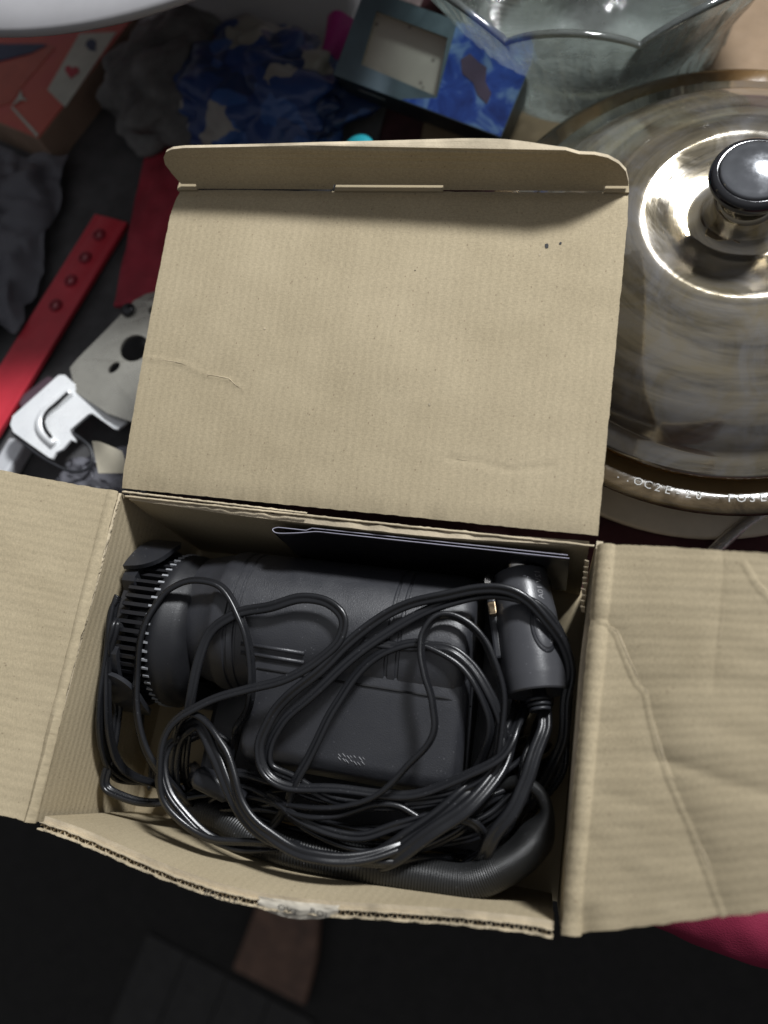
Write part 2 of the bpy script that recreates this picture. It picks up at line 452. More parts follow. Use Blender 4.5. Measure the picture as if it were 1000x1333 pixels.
# torn, opened flutes on the right wall near its back corner
vs, fs = [], []
for k in range(9):
    y = hd-.010-.0022*k; x = hw-.0024-.0003*(k % 2)
    a = len(vs)
    for q in ((0, 0, -.004), (-.0014, .0004, -.0035), (-.0018, .0016, -.0005), (-.0002, .0013, .0006)):
        vs.append((x+q[0]+.0004*random.random(), y+q[1]+.0006*random.random(), H-.001+q[2]))
    fs.append((a, a+1, a+2, a+3))
o = mk('torn_flutes', vs, fs, PAPER_EDGE, box); m = o.modifiers.new('s', 'SOLIDIFY'); m.thickness = .0003
# clear tape crumpled over the front rim, with scraps of black print under it
tm, t_, b_ = nt('clear_packing_tape'); b_.inputs['Base Color'].default_value = (.80, .74, .62, 1); b_.inputs['Roughness'].default_value = .2
b_.inputs['Transmission Weight'].default_value = .35; b_.inputs['IOR'].default_value = 1.35
bump(t_, b_, noise_tex(t_, coord(t_), 150, 2), .25, .0006)
def tape(u, v):
    t = .475+.150*u
    a = front_top(t)
    wv = .0007*N(u*5, v*2, 6)+.0002*N(u*12, v*5, 1)
    taper = .45+.55*math.sin(math.pi*(.12+.8*u))
    return a+V((.001*N(u*6, v*5, 2), +.0016-.0058*v*taper, .0034+wv-.0040*max(0, v-.45)*taper))
panel('tape', tape, 60, 16, .00012, tm, box, .03, .01)
INK = simple('black_print', (.012, .012, .013), .5)
# (see below: rim_print)
# polyline creases (world x, y): signed distance helper
def pdist(x, y, pl):
    best = 9; sg = 0
    for (a, b) in zip(pl[:-1], pl[1:]):
        dx, dy = b[0]-a[0], b[1]-a[1]; t = max(0, min(1, ((x-a[0])*dx+(y-a[1])*dy)/(dx*dx+dy*dy)))
        ex_, ey_ = x-a[0]-dx*t, y-a[1]-dy*t; d = math.hypot(ex_, ey_)
        if d < best: best = d; sg = 1 if dx*(y-a[1])-dy*(x-a[0]) > 0 else -1
    return best, sg
# lid: hinged at the back rim, lying open almost flat
LA = math.radians(171); LL = .1402
ld0 = V((0, -math.cos(LA), math.sin(LA))); ldn = V((0, -math.sin(LA), -math.cos(LA)))
def lidpt(px, py):
    d = RX*((px-500)/1050)+RY*((py-666.5)/1050)+RZ; o0 = V((0, hd, H))
    p = CAM+d*((o0-CAM).dot(ldn)/d.dot(ldn)); return (p.x, (p-o0).dot(ld0))
CR1 = [lidpt(*p) for p in ((178, 468), (215, 474), (240, 478), (268, 492), (300, 498), (318, 512))]
CR2 = [lidpt(*p) for p in ((585, 601), (625, 606), (664, 617), (720, 612))]
CR3 = [lidpt(*p) for p in ((664, 617), (660, 655))]
def lidf(u, v):
    s = .0006+(LL-.0006)*v
    hwl = hw-.0002-(.0020*sm((v-.90)/.1) if u < .5 else .0006*sm((v-.9)/.1))
    x = -hwl+2*hwl*u
    h = .0022*math.sin(math.pi*v)*.6 + .0006*N(x, s, 0, 22)+.00016*N(x, s, 4, 90)
    for cr, a, ww in ((CR1, .0004, .0008), (CR2, -.0003, .0014), (CR3, -.0002, .0012)):
        d, sg = pdist(x, s, cr)
        if d < .012: h += a*math.exp(-(d/ww)**2)*(1 if sg > 0 else .4)
    # crushed hinge line
    if v < .06: h -= .0009*(1-v/.06)**2*(1+.9*N(x, 0, 3, 120))
    h -= .0012*sm((v-.965)/.035)
    p = V((0, hd+.0008, H+.0006))+ld0*s+ldn*h; p.x = x; return p
lid = panel('lid', lidf, 170, 120, T, CB_X, box, W, LL, .00022, EDGE)
# small specks and nicks on the lid
for (px, py, r, mt) in ((712, 325, .0011, INK), (703, 337, .0006, PAPER_EDGE), (730, 322, .0006, INK), (560, 532, .0008, PAPER_EDGE), (541, 357, .0003, INK), (346, 433, .0005, PAPER_EDGE)):
    x, s = lidpt(px, py); c = lidf((x+hw)/W, s/LL)
    pl = [c+V((r*math.cos(a)*(.6+.5*random.random()), 0, 0))+ld0*(r*math.sin(a)*(.7+.5*random.random())) for a in [k*math.pi*2/7 for k in range(7)]]
    prism('speck', pl, ldn, .0002, mt, lid)
# tuck flap standing up from the lid's free edge, slits at its ends and a slot in the middle
TA = math.radians(77); td = V((0, math.cos(TA), math.sin(TA))); tn = V((0, -math.sin(TA), math.cos(TA)))
o0 = V((0, hd+.0008, H+.0006))+ld0*LL
def tuckpt(px, py):
    d = RX*((px-500)/1050)+RY*((py-666.5)/1050)+RZ
    p = CAM+d*((o0-CAM).dot(tn)/d.dot(tn)); return (p.x, (p-o0).dot(td))
outl = [(257, 247), (255, 240), (236, 240), (224, 226), (215, 214), (213, 205), (216, 198), (224, 194), (240, 192), (300, 190), (360, 188), (420, 186), (480, 185), (540, 184), (600, 183), (660, 183), (700, 183.5), (738, 184), (755, 190), (775, 192), (792, 199), (806, 210), (815, 222), (818, 236), (818, 243), (786, 243), (786, 250), (577, 246.5), (577, 239), (433, 239), (433, 246.5)]
o2 = [tuckpt(*p) for p in outl]
# the flap's foot sits on the crease line
foot = {0: 0, 26: 0, 27: 0, 30: 0, 1: .0024, 2: .0024, 24: .0024, 25: .0024, 28: .0024, 29: .0024}
o2 = [(x, foot.get(i, y)) for i, (x, y) in enumerate(o2)]
def tmap(x, y, k):
    bend = .0010*math.sin((x+.1)*22)*max(0, y)/.02 + .0065*math.exp(-((x-.080)/.022)**2)*(max(0, y)/.022)**1.5
    p = o0+V((x, 0, 0))+td*y+tn*(bend-k); return p
# densify outline so that the bend is smooth
dense = []
for a, b in zip(o2, o2[1:]+o2[:1]):
    n = max(1, int(math.hypot(b[0]-a[0], b[1]-a[1])/.003))
    for k in range(n): dense.append((a[0]+(b[0]-a[0])*k/n, a[1]+(b[1]-a[1])*k/n))
tk = holed('tuck_flap', dense, [], tmap, .0018, CB_X, None)
ul = tk.data.uv_layers.new(name='UVMap') if not tk.data.uv_layers else tk.data.uv_layers[0]
for l in tk.data.loops:
    c = tk.data.vertices[l.vertex_index].co; ul.data[l.index].uv = (c.x, c.z)
tk.data.materials.append(EDGE)
for p in tk.data.polygons:
    if abs(p.normal.dot(tn)) < .6: p.material_index = 1
attach(tk, lid)
for xa, xb in ((o2[29][0]+.0003, o2[28][0]-.0003), (-hw+.0012, o2[1][0]-.0002), (o2[25][0]+.0003, hw-.0006)):
    b0 = V((0, hd+.0008, H+.0006))
    q = [b0+ld0*s_+ldn*.0001+V((x_, 0, 0)) for x_, s_ in ((xa, LL-.0006), (xb, LL-.0006), (xb-.0004, LL+.0031), (xa+.0006, LL+.0034))]
    prism('slot_lip', q, -ldn, .0016, CB_X, lid)
# dust flaps, left and right
FA = math.radians(-7)
def FZ(x): return H+.0004+.036*max(0, x-752)/315
def PF(x, y): return P(x, y, FZ(x))
RF = [[PF(x, y) for x, y in ((783.5, 712), (900, 718), (1060, 729))], [PF(x, y) for x, y in ((735.5, 1217.5), (860, 1203), (1045, 1180))]]
RC1 = [PF(x, y)[:2] for x, y in ((785, 812), (803, 825), (818, 862), (832, 893), (843, 905), (850, 940), (862, 985), (880, 1030), (905, 1085), (922, 1130), (945, 1190))]
RC2 = [PF(x, y)[:2] for x, y in ((943, 722), (943, 745), (938, 800), (932, 860), (930, 900))]
RC3 = [PF(x, y)[:2] for x, y in ((970, 738), (985, 765), (1010, 790))]
RC4 = [PF(x, y)[:2] for x, y in ((868, 990), (930, 1012), (1005, 1035))]
def b2(p, t):
    a, b, c = p; t2 = t; m = b*2-(a+c)*.5
    return a*(1-t2)**2+m*2*t2*(1-t2)+c*t2*t2
def rff(u, v):
    p = b2(RF[0], u).lerp(b2(RF[1], u), v)
    x, y = p.x, p.y
    h = .0012*N(x, y, 0, 26)+.0004*N(x, y*2.2, 3, 70)
    d, s = pdist(x, y, RC1); h += (.0034 if s > 0 else .0018)*(1-math.exp(-d/.014))*max(0, 1-d/.06) + .0004*math.exp(-(d/.0007)**2)
    d, s = pdist(x, y, RC2); h += .0008*(1-math.exp(-d/.006))*max(0, 1-d/.03)
    d, s = pdist(x, y, RC3); h += .0003*math.exp(-(d/.0006)**2)
    d, s = pdist(x, y, RC4); h += -.0008*math.exp(-(d/.0030)**2)
    # rolled crease at the hinge, bruised front corner
    h += .0012*math.exp(-((u-.045)/.03)**2)
    if v > .9 and u < .35: h -= .002*sm((v-.9)/.1)*math.exp(-((u-.12)/.08)**2)
    return p+V((0, 0, h*sm(u/.03+.1)))
rflap = panel('dust_flap', lambda u, v: rff(v, 1-u), 240, 190, T, CB_X, box, D, .085, .0003, EDGE)
LFp = [[P(x, y, H+z) for x, y, z in ((155, 642, .0004), (70, 627, .005), (-55, 603, .012))], [P(x, y, H+z) for x, y, z in ((40, 1070, .0004), (10, 1063, .002), (-95, 1046, .012))]]
def lff(u, v):
    p = b2(LFp[0], u).lerp(b2(LFp[1], u), v); x, y = p.x, p.y
    h = .0009*N(x, y, 7, 26)+.0003*N(x, y*2, 3, 70)+.0007*math.exp(-((u-.04)/.03)**2)
    return p+V((0, 0, h*sm(u/.03+.1)))
def crack(pl, place, par, seed, w0=.00022):
    pts = []
    for (a, b) in zip(pl[:-1], pl[1:]):
        for k in range(10): pts.append((a[0]+(b[0]-a[0])*k/10, a[1]+(b[1]-a[1])*k/10))
    path = [V(place(x+.0006*N(x*160, y*160, seed), y+.0006*N(x*160, y*160, seed+3))) for x, y in pts]
    run = []
    for i, p in enumerate(path+[None]):
        if p is None or N(i*.13, seed, 1) < -.12:
            if len(run) > 4:
                n = len(run); sweep('crease_crack', run, circ(1, 5), PAPER_EDGE, par, rad=lambda t, n=n: w0*(.25+1.1*math.sin(math.pi*t)*(.7+.6*abs(N(t*n*.5, seed, 2)))))
            run = []
        else: run.append(p)
from mathutils.bvhtree import BVHTree
def top_of(o):
    me = o.data; bv = BVHTree.FromPolygons([v.co for v in me.vertices], [p.vertices for p in me.polygons])
    def f(x, y):
        h = bv.ray_cast(V((x, y, .4)), V((0, 0, -1)))
        return h[0]+V((0, 0, .00004)) if h[0] else V((x, y, H))
    return f
ft = top_of(rflap)
crack(RC1, ft, rflap, 1.5, .00020); crack(RC3, ft, rflap, 4.5, .00014); crack(RC2, ft, rflap, 7.5, .0001)
lt = top_of(lid)
for cr, sd_ in ((CR1, 11.5), (CR2, 14.5)): crack([((lambda q: (q.x, q.y))(V((0, hd+.0008, 0))+ld0*y_+V((x_, 0, 0)))) for x_, y_ in cr], lt, lid, sd_, .00013)
panel('dust_flap', lambda u, v: lff(v, u), 130, 80, T, CB_X, box, D, .06, .0003, EDGE)

# ------------------------------------------------------------------ appliance in the box
dev = thing('air_compressor', 'black plastic barrel shaped appliance with a toothed vent ring lying inside the cardboard box', 'appliance', (-.01, .01, .003))
# main barrel: turned profile along x with stepped grooves
bp = [(.0, -.0685), (.0255, -.0685), (.0270, -.0675), (.0290, -.060), (.0300, -.0550), (.0312, -.0535), (.0318, -.0515),
      (.0318, -.0465), (.0312, -.0460), (.0312, -.0450), (.0318, -.0445), (.0318, -.0420), (.0313, -.0416), (.0313, -.0408), (.0318, -.0404),
      (.0318, .0230), (.0312, .0234), (.0312, .0243), (.0318, .0247), (.0318, .0275), (.0312, .0279), (.0312, .0288), (.0318, .0292),
      (.0318, .0480), (.0314, .0510), (.0300, .0540), (.0270, .0560), (.0, .0565)]
bp = [(r*BR_/.0318, x) for r, x in bp]
b = lathe('barrel', bp, (0, CY, CZ), PLASTIC, dev, 96, 'X'); sharp(b, 35)
# housing: deck and front face joined to the barrel
sec = [(.036, .0035), (.036, .030), (.016, .0655), (.004, .0652), (-.0010, .0636), (-.0270, .0577), (-.0312, .0548), (-.0335, .050), (-.0345, .0035)]
xs = [(-.0350, .80, .0), (-.0335, .97, .0), (-.0300, 1, .0), (.0480, 1, .0), (.0540, .965, .0), (.0575, .86, .0)]
vs, fs = [], []
for (x, k, q) in xs:
    for (y, z) in sec: vs.append((x, -.002+(y+.002)*k, .0035+(z-.0035)*(1-(1-k)*.45)))
n = len(sec)
for i in range(len(xs)-1):
    for j in range(n):
        a, c = i*n+j, i*n+(j+1) % n; fs.append((a, c, c+n, a+n))
fs.append(tuple(range(n))); fs.append(tuple((len(xs)-1)*n+j for j in range(n))[::-1])
hs = mk('housing', vs, fs, PLASTIC, dev)
bm = bmesh.new(); bm.from_mesh(hs.data); bmesh.ops.recalc_face_normals(bm, faces=bm.faces); bm.to_mesh(hs.data); bm.free()
bevel(hs, .0016, 3, 20); sharp(hs, 60)
# seam groove (dark gap between the two shells) and moulded ridges
SEAM = simple('seam_shadow_gap', (.008, .008, .009), .8)
sweep('seam', [V((-.0300, .0040, .0651)), V((.0, .0037, .0652)), V((.0480, .0033, .0651)), V((.0542, .0030, .0630)), V((.0577, .0026, .054))], circ(.0005, 6), SEAM, dev)
for dy in (0, .0034):
    zr = CZ+math.sqrt(BR_**2-(.0125-dy-CY)**2)
    sweep('ridge', [V((-.0375, .0127-dy, zr)), V((-.022, .0125-dy, zr+.0002)), V((-.010, .0123-dy, zr))], circ(.0009, 8), PLASTIC, dev)
# scuffs: small raised mould marks on the deck's front edge
SCF = simple('worn_mould_mark', (.20, .20, .21), .5)
for k in range(14):
    x = .0085+.0016*(k % 7)+.0006*random.random(); y = -.0232-.0016*(k//7)-.0008*random.random(); ln = .0008+.0009*random.random()
    sweep('scuff', [V((x, y, .0586+(y+.0232)*.23)), V((x+ln, y-ln*.8, .0584+(y+.0232)*.23))], circ(.00014+.0001*random.random(), 5), SCF, dev)
# head with collar, toothed vent ring, end cap with lobes
lathe('collar', [(.022, -.0790), (.0335, -.0790), (.0345, -.0780), (.0345, -.0735), (.0330, -.0715), (.0318, -.0690), (.0305, -.0650), (.022, -.0640)], (0, HY, HZ), dusty_black('dull_collar_plastic', (.013, .0135, .016), .52, .3, 2000), dev, 72, 'X')
lathe('vent_core', [(.0, -.0945), (.0285, -.0945), (.0285, -.0790), (.0, -.0790)], (0, HY, HZ), PLASTIC_S, dev, 48, 'X')
rib = None
RIBM = dusty_black('dark_vent_plastic', (.012, .012, .014), .4, .1, 1500)
for k in range(56):
    a = 2*math.pi*k/56
    if rib is None:
        rib = mk('vent_rib', [(x, r, y) for x in (-.0925, -.0788) for r in (.0275, .0338) for y in (-.0008, .0008)],
                 [(0, 1, 3, 2), (4, 6, 7, 5), (0, 4, 5, 1), (2, 3, 7, 6), (0, 2, 6, 4), (1, 5, 7, 3)], RIBM, dev)
        r_ = rib
        bm = bmesh.new(); bm.from_mesh(r_.data); bmesh.ops.recalc_face_normals(bm, faces=bm.faces); bm.to_mesh(r_.data); bm.free()
        tooth = mk('tooth', [(x, r, y) for x in (-.0798, -.0770) for r in (.0338, .0348) for y in (-.00045, .00045)], [(0, 1, 3, 2), (4, 6, 7, 5), (0, 4, 5, 1), (2, 3, 7, 6), (0, 2, 6, 4), (1, 5, 7, 3)], GLINT, rib)
        bm = bmesh.new(); bm.from_mesh(tooth.data); bmesh.ops.recalc_face_normals(bm, faces=bm.faces); bm.to_mesh(tooth.data); bm.free()
    else:
        r_ = bpy.data.objects.new('vent_rib', rib.data); COL.objects.link(r_); attach(r_, dev)
        t2 = bpy.data.objects.new('tooth', tooth.data); COL.objects.link(t2); t2.parent = r_
    r_.location = (0, HY, HZ); r_.rotation_euler = (a, 0, 0)
cap = []
for k in range(96):
    a = 2*math.pi*k/96; d = math.degrees(a)
    # notches between two lobes on the upper front quarter
    r = .0362
    for c_, hw_ in ((92, 26), (285, 25)):
        dd = abs((d-c_+180) % 360-180)
        if dd < hw_: r = .0362-.0060*sm((hw_-dd)/6)
    cap.append((0, HY+r*math.cos(a), HZ+r*math.sin(a)))
cp = prism('end_cap', [(-.0962, p[1], p[2]) for p in cap], (1, 0, 0), .0058, PLASTIC_S, dev); bevel(cp, .0008, 2, 25); 
rbox('base', (-.066, -.056, .0030), (.078, .056, .0180), PLASTIC_S, dev, .003)  # added black slab, covers the box floor to stand in for deep shade
# two rounded tabs reaching from the end cap over the vents
for ac, hf in ((36, 25), (158, 27)):
    def tabf(u, v, ac=ac, hf=hf):
        t = (v-.5)*2; a = math.radians(ac+hf*t)
        x1 = -.0962+.0150*max(.0, 1-abs(t)**3.2)**.6+.0006
        return (-.0962+(x1+.0962)*u, HY+.0376*math.cos(a), HZ+.0376*math.sin(a))
    tb_ = panel('cap_tab', lambda u, v: tabf(v, 1-u), 30, 14, .0022, PLASTIC_S, dev)
# foot under the vents
rbox('foot', (-.090, -.014, .0030), (-.070, .044, .0065), PLASTIC_S, dev, .001)

# ------------------------------------------------------------------ clear sleeve against the back wall
sm_, ts, bs = nt('clear_grey_plastic_film'); bs.inputs['Base Color'].default_value = (.30, .29, .32, 1); bs.inputs['Roughness'].default_value = .22
bs.inputs['Transmission Weight'].default_value = .93; bs.inputs['IOR'].default_value = 1.3
bump(ts, bs, noise_tex(ts, coord(ts), 90, 3), .4, .001)
top = [(740, 716), (690, 708), (640, 700), (590, 694), (540, 690), (490, 687), (440, 684), (400, 683), (370, 685), (355, 689), (358, 693), (380, 694), (410, 692), (440, 690), (470, 690), (510, 694), (550, 698), (600, 702), (650, 704), (700, 711), (742, 721)]
tops = catmull([P(x, y, .0800) for x, y in top], 5)
tops = [V((p.x, min(p.y, .0618 if k_ < 12*5-25 else .0606), p.z)) for k_, p in enumerate(tops)]
def sl(u, v):
    i = u*(len(tops)-1); k = min(int(i), len(tops)-2); p = tops[k].lerp(tops[k+1], i-k)
    return p+V((0, -.0002*v, -.052*v))+V((0, .0004*N(p.x*60, v*3, 3), .0006*N(p.x*50, 0, 1)*(1-v)))
o = panel('plastic_sleeve', sl, 110, 14, .00035, sm_, None, .2, .05)
sweep('folded_edge', tops, circ(.0002, 6), simple('film_edge_highlight', (.36, .35, .42), .3), o)  # pale bead: the highlight along the film edge, put into the colour
tag(o, 'clear grey plastic sleeve standing against the inside of the back box wall', 'plastic sleeve')

# ------------------------------------------------------------------ power cord and plug
pc = thing('power_cord', 'long black twin-core cord tangled in loops over the black appliance', 'power cord', (0, 0, .0035))
def px(*pts):
    out = []
    for p in pts:
        q = P(*p); q.x = max(-.0945, min(.0945, q.x)); q.y = max(-.0625-.004*(p[2] > .06), min(.060, q.y)); out.append(q)
    return out
def C(pts, **k):
    q = px(*pts)
    def tail(a, b):
        d = (a-b).normalized(); out = [a+d*.010+V((0, 0, -.006)), a+d*.018+V((0, 0, -.018)), a+d*.022+V((0, 0, -.034))]
        for p in out: p.x = max(-.092, min(.092, p.x)); p.y = max(-.060, min(.058, p.y)); p.z = max(.006+.003*random.random(), p.z)
        return out
    q = tail(q[0], q[1])[::-1]+q+tail(q[-1], q[-2])
    return cord('cord_loop', q, CORDM, pc, **k)
# coil standing up by the left wall: three turns side by side
for k, (dx, dz) in enumerate(((0, 0), (13, .0006), (25, -.0004))):
    C([(152+dx*.4, 960, .022), (158+dx*.4, 880, .034), (158+dx*.5, 830, .050+dz), (150+dx*.6, 796, .063), (136+dx*.75, 784-dx*.15, .0690+dz), (124+dx*.9, 800, .0700+dz), (117+dx, 850, .0695+dz), (115+dx, 910, .0660+dz), (119+dx, 960, .058+dz), (131+dx, 996, .046), (158+dx, 1015, .034), (200, 1020, .026)], tw0=1.35, r=.00106)
# outer sweep low along the left wall
C([(122, 850, .050), (110, 895, .050), (108, 945, .049), (114, 990, .047), (132, 1022, .045), (165, 1038, .044), (210, 1042, .044), (262, 1036, .043), (330, 1030, .038)], tw0=.9)
# arch over the vent ring
C([(215, 1015, .054), (198, 990, .058), (184, 950, .062), (176, 900, .066), (180, 850, .070), (196, 800, .0735), (218, 768, .0755), (248, 754, .0765), (278, 760, .0765), (302, 782, .0755), (320, 820, .074), (328, 865, .071), (325, 915, .066), (312, 955, .056), (300, 990, .045)], tw0=.5, twist=1.0)
# teardrop loop over the barrel, running on to the front left and along the front
C([(240, 1000, .050), (243, 960, .060), (246, 920, .066), (256, 868, .0705), (276, 824, .0735), (306, 800, .0755), (348, 790, .0775), (395, 780, .0785), (430, 785, .0785), (446, 806, .0780), (440, 836, .0772), (412, 862, .0765), (370, 882, .0760), (320, 898, .0755), (270, 915, .0752), (236, 935, .0745), (214, 962, .073), (206, 1000, .071), (212, 1036, .069), (232, 1064, .067), (262, 1086, .0655), (300, 1097, .0645), (345, 1098, .0635)], tw0=.2, twist=-1.5)
# second strand beside it along the front left
C([(280, 990, .045), (262, 955, .056), (236, 956, .063), (222, 968, .065), (214, 990, .066), (222, 1030, .0655), (244, 1062, .0650), (276, 1090, .0635), (320, 1106, .061), (360, 1110, .056)], tw0=.9, r=.00106)
# long diagonal run from the right wall, over the plug and down to the left
C([(690, 1050, .040), (716, 1005, .050), (735, 965, .058), (744, 920, .0645), (742, 875, .0695), (728, 830, .0745), (702, 795, .0785), (668, 773, .0800), (625, 767, .0795), (575, 773, .0785), (520, 792, .0770), (465, 828, .0760), (420, 868, .0755), (378, 905, .0740), (350, 938, .0710), (338, 972, .068), (345, 1002, .066), (370, 1020, .065), (420, 1028, .0645), (480, 1032, .0640), (540, 1030, .0640), (600, 1014, .0655), (645, 990, .067), (668, 962, .066), (676, 938, .062)], tw0=.35, twist=.6)
C([(702, 1040, .040), (728, 1000, .048), (748, 955, .055), (752, 910, .062), (746, 862, .068), (724, 815, .0735), (690, 784, .0765), (650, 776, .0772), (600, 781, .0765), (545, 800, .0748), (490, 832, .0735), (440, 872, .0728), (400, 908, .0715), (366, 942, .069), (352, 972, .066), (352, 1000, .064), (384, 1014, .0630), (440, 1040, .0625), (510, 1044, .0620), (575, 1034, .0625), (625, 1016, .064), (656, 985, .0645), (664, 950, .062)], tw0=.1, twist=-.8)
# narrow hairpin loop by the plug
C([(628, 1020, .058), (644, 985, .064), (654, 945, .0680), (655, 905, .0705), (646, 865, .0730), (630, 832, .0745), (604, 808, .0758), (574, 803, .0765), (552, 820, .0770), (547, 846, .0775), (555, 880, .0775), (566, 910, .0770), (566, 940, .0760), (552, 975, .0745), (524, 1008, .0725), (490, 1034, .070), (450, 1050, .067), (405, 1054, .064), (360, 1048, .058)], tw0=.6, twist=1.2, r=.00106)
# wide arc from the lower left up across the deck and down by the plug
C([(330, 1100, .040), (356, 1072, .052), (376, 1045, .060), (392, 1008, .066), (412, 965, .069), (436, 920, .070), (466, 878, .0712), (502, 848, .0722), (545, 838, .0726), (584, 852, .0722), (614, 882, .0712), (634, 918, .0695), (640, 950, .066), (628, 985, .059), (606, 1020, .050)], tw0=.3, twist=.7)
C([(540, 842, .0700), (585, 846, .0712), (618, 870, .0712), (642, 908, .070), (652, 945, .067), (646, 980, .062), (622, 1012, .054)], tw0=.2, r=.00102)
# twisted bundle in the middle foreground
C([(222, 1010, .050), (224, 975, .060), (234, 945, .068), (250, 930, .0715), (272, 944, .0735), (290, 972, .0745), (302, 1008, .0745), (316, 1045, .074), (340, 1078, .073), (374, 1103, .072), (420, 1117, .071), (470, 1116, .068), (520, 1104, .063), (560, 1085, .056)], tw0=.2, twist=4.4, r=.00128)
C([(230, 1018, .046), (228, 985, .056), (238, 952, .065), (254, 940, .069), (268, 952, .0705), (282, 985, .072), (298, 1024, .072), (316, 1062, .0705), (350, 1090, .069), (396, 1110, .0675), (440, 1116, .066), (500, 1122, .062), (545, 1120, .055)], tw0=1.2, twist=-3.0, r=.00145)
# deeper runs in front of the housing
C([(250, 1010, .046), (310, 1008, .054), (370, 1022, .058), (430, 1042, .059), (500, 1052, .060), (560, 1046, .060), (615, 1028, .060), (650, 1006, .058)], tw0=.4, twist=1.6)
C([(290, 1052, .045), (350, 1052, .052), (410, 1066, .055), (470, 1080, .056), (530, 1084, .056), (590, 1078, .055), (640, 1060, .052), (672, 1030, .05)], tw0=.2, twist=3.2)
C([(270, 1020, .034), (330, 1060, .042), (400, 1084, .048), (450, 1096, .050), (520, 1100, .050), (580, 1096, .049), (630, 1082, .047), (668, 1050, .045)], tw0=.9, twist=2.4)
C([(360, 1090, .040), (420, 1086, .046), (470, 1078, .05), (540, 1072, .052), (600, 1058, .054), (640, 1040, .053)], tw0=.3, twist=-2.0)
C([(210, 1000, .04), (240, 965, .05), (276, 955, .054), (300, 975, .052), (290, 1010, .046), (250, 1030, .04)], tw0=.4, twist=1)
C([(290, 1030, .044), (345, 1042, .056), (392, 1062, .062), (440, 1064, .0635), (486, 1048, .064), (520, 1050, .063), (560, 1068, .061), (604, 1066, .058), (640, 1040, .054)], tw0=.5, twist=2.6)
C([(300, 1022, .046), (340, 1030, .054), (368, 1044, .060), (388, 1066, .062), (430, 1086, .062), (478, 1090, .061), (520, 1074, .062), (566, 1062, .062), (610, 1070, .060), (636, 1096, .054)], tw0=1.0, twist=-2.2, r=.00105)
C([(280, 1040, .044), (316, 1024, .052), (360, 1044, .056), (400, 1080, .058), (450, 1104, .058), (510, 1110, .057), (560, 1100, .056), (600, 1080, .055), (628, 1050, .052)], tw0=.2, twist=3.0)
C([(604, 1120, .044), (640, 1098, .050), (664, 1066, .054), (676, 1030, .056), (682, 990, .055), (694, 960, .05)], tw0=.6, twist=1.4)
# diagonal pair from under the plug to the front
C([(665, 960, .055), (648, 1005, .062), (620, 1040, .0665), (590, 1064, .0675), (550, 1092, .0670), (510, 1120, .062), (480, 1138, .052)], tw0=.1, r=.00155)
C([(640, 1000, .056), (612, 1030, .0625), (578, 1056, .0645), (540, 1082, .0640), (500, 1108, .060)], tw0=.3, r=.00145)
# the cord leaving the plug
C([(699, 884, .0600), (703, 905, .0605), (707, 925, .0620), (705, 955, .0645), (692, 1000, .0665), (674, 1042, .067), (652, 1080, .065), (630, 1112, .058), (610, 1130, .045)], tw0=.1, r=.00145, n=9)
# small dark socket among the cords
so = lathe('cord_socket', [(.0, -.011), (.0035, -.011), (.0048, -.009), (.0050, .004), (.0034, .006), (.0030, .012), (.0, .012)], (0, 0, 0), PLASTIC_S, pc, 20, 'X')
p_ = P(285, 1024, .056); so.matrix_parent_inverse = Matrix.Identity(4); so.location = p_-V(pc.location); so.rotation_euler = (0, .15, -.25)
# plug
A0, A1 = P(698, 888, .0640), P(677, 746, .0600)
plug = thing('car_plug', 'black 12 V car socket plug with side spring contacts, lying beside the right box wall', 'car plug', tuple(A0))
ax = (A1-A0).normalized(); PL = (A1-A0).length
sd = ax.cross(V((0, 0, 1))).normalized(); upv = sd.cross(ax).normalized()
PM = Matrix((sd, ax, upv)).transposed().to_4x4(); PM.translation = A0     # x side (right), y along, z up
def pl_obj(o):
    o.data.transform(PM); return o
k = PL
pr = [(.0, .0030), (.0050, .0030), (.0075, -.0010), (.0112, -.0042), (.0122, -.0046), (.0128, -.0040), (.0133, .0010), (.01335, .0022), (.0133, k*.30), (.0128, k*.62), (.0125, k*.66), (.0118, k*.95), (.0113, k*.985), (.0098, k), (.0, k)]
pr = [(r_q*.93, y_q) for r_q, y_q in pr]
ob = pl_obj(lathe('plug_body', pr, (0, 0, 0), PLUGM, None, 72, 'Y')); sharp(ob, 30); attach(ob, plug)
bx = lathe('plug_tip', [(0, k), (.0052, k), (.0052, k+.0045), (.0044, k+.0058), (0, k+.0060)], (0, 0, 0), METAL, None, 24, 'Y'); attach(pl_obj(bx), plug)
# side rail with two spring contacts
o = rbox('side_rail', (-.0146, k*.22, -.0045), (-.0112, k*.97, .0040), PLASTIC_S, None, .0010); attach(pl_obj(o), plug)
o = sweep('spring_contact', catmull([V((-.0118, k*.97, .0050)), V((-.0130, k*.94, .0068)), V((-.0132, k*.86, .0070)), V((-.0125, k*.80, .0060))], 5), [(-.0012, -.0003), (.0012, -.0003), (.0012, .0003), (-.0012, .0003)], METAL, None, smooth=False); attach(pl_obj(o), plug)
BRASS = simple('brass_contact', (.72, .55, .36), .25, 0, metal=1)
o = rbox('spring_contact', (-.0143, k*.60, .0038), (-.0112, k*.72, .0070), BRASS, None, .0005); attach(pl_obj(o), plug)
# strain relief ring of ribs behind the body
for q in range(3):
    o = lathe('relief_ring', [(.0034, -.0075-.0018*q), (.0050-.0004*q, -.0075-.0018*q), (.0050-.0004*q, -.0063-.0018*q), (.0034, -.0063-.0018*q)], (0, 0, 0), PLASTIC_S, None, 24, 'Y', close=True); attach(pl_obj(o), plug)
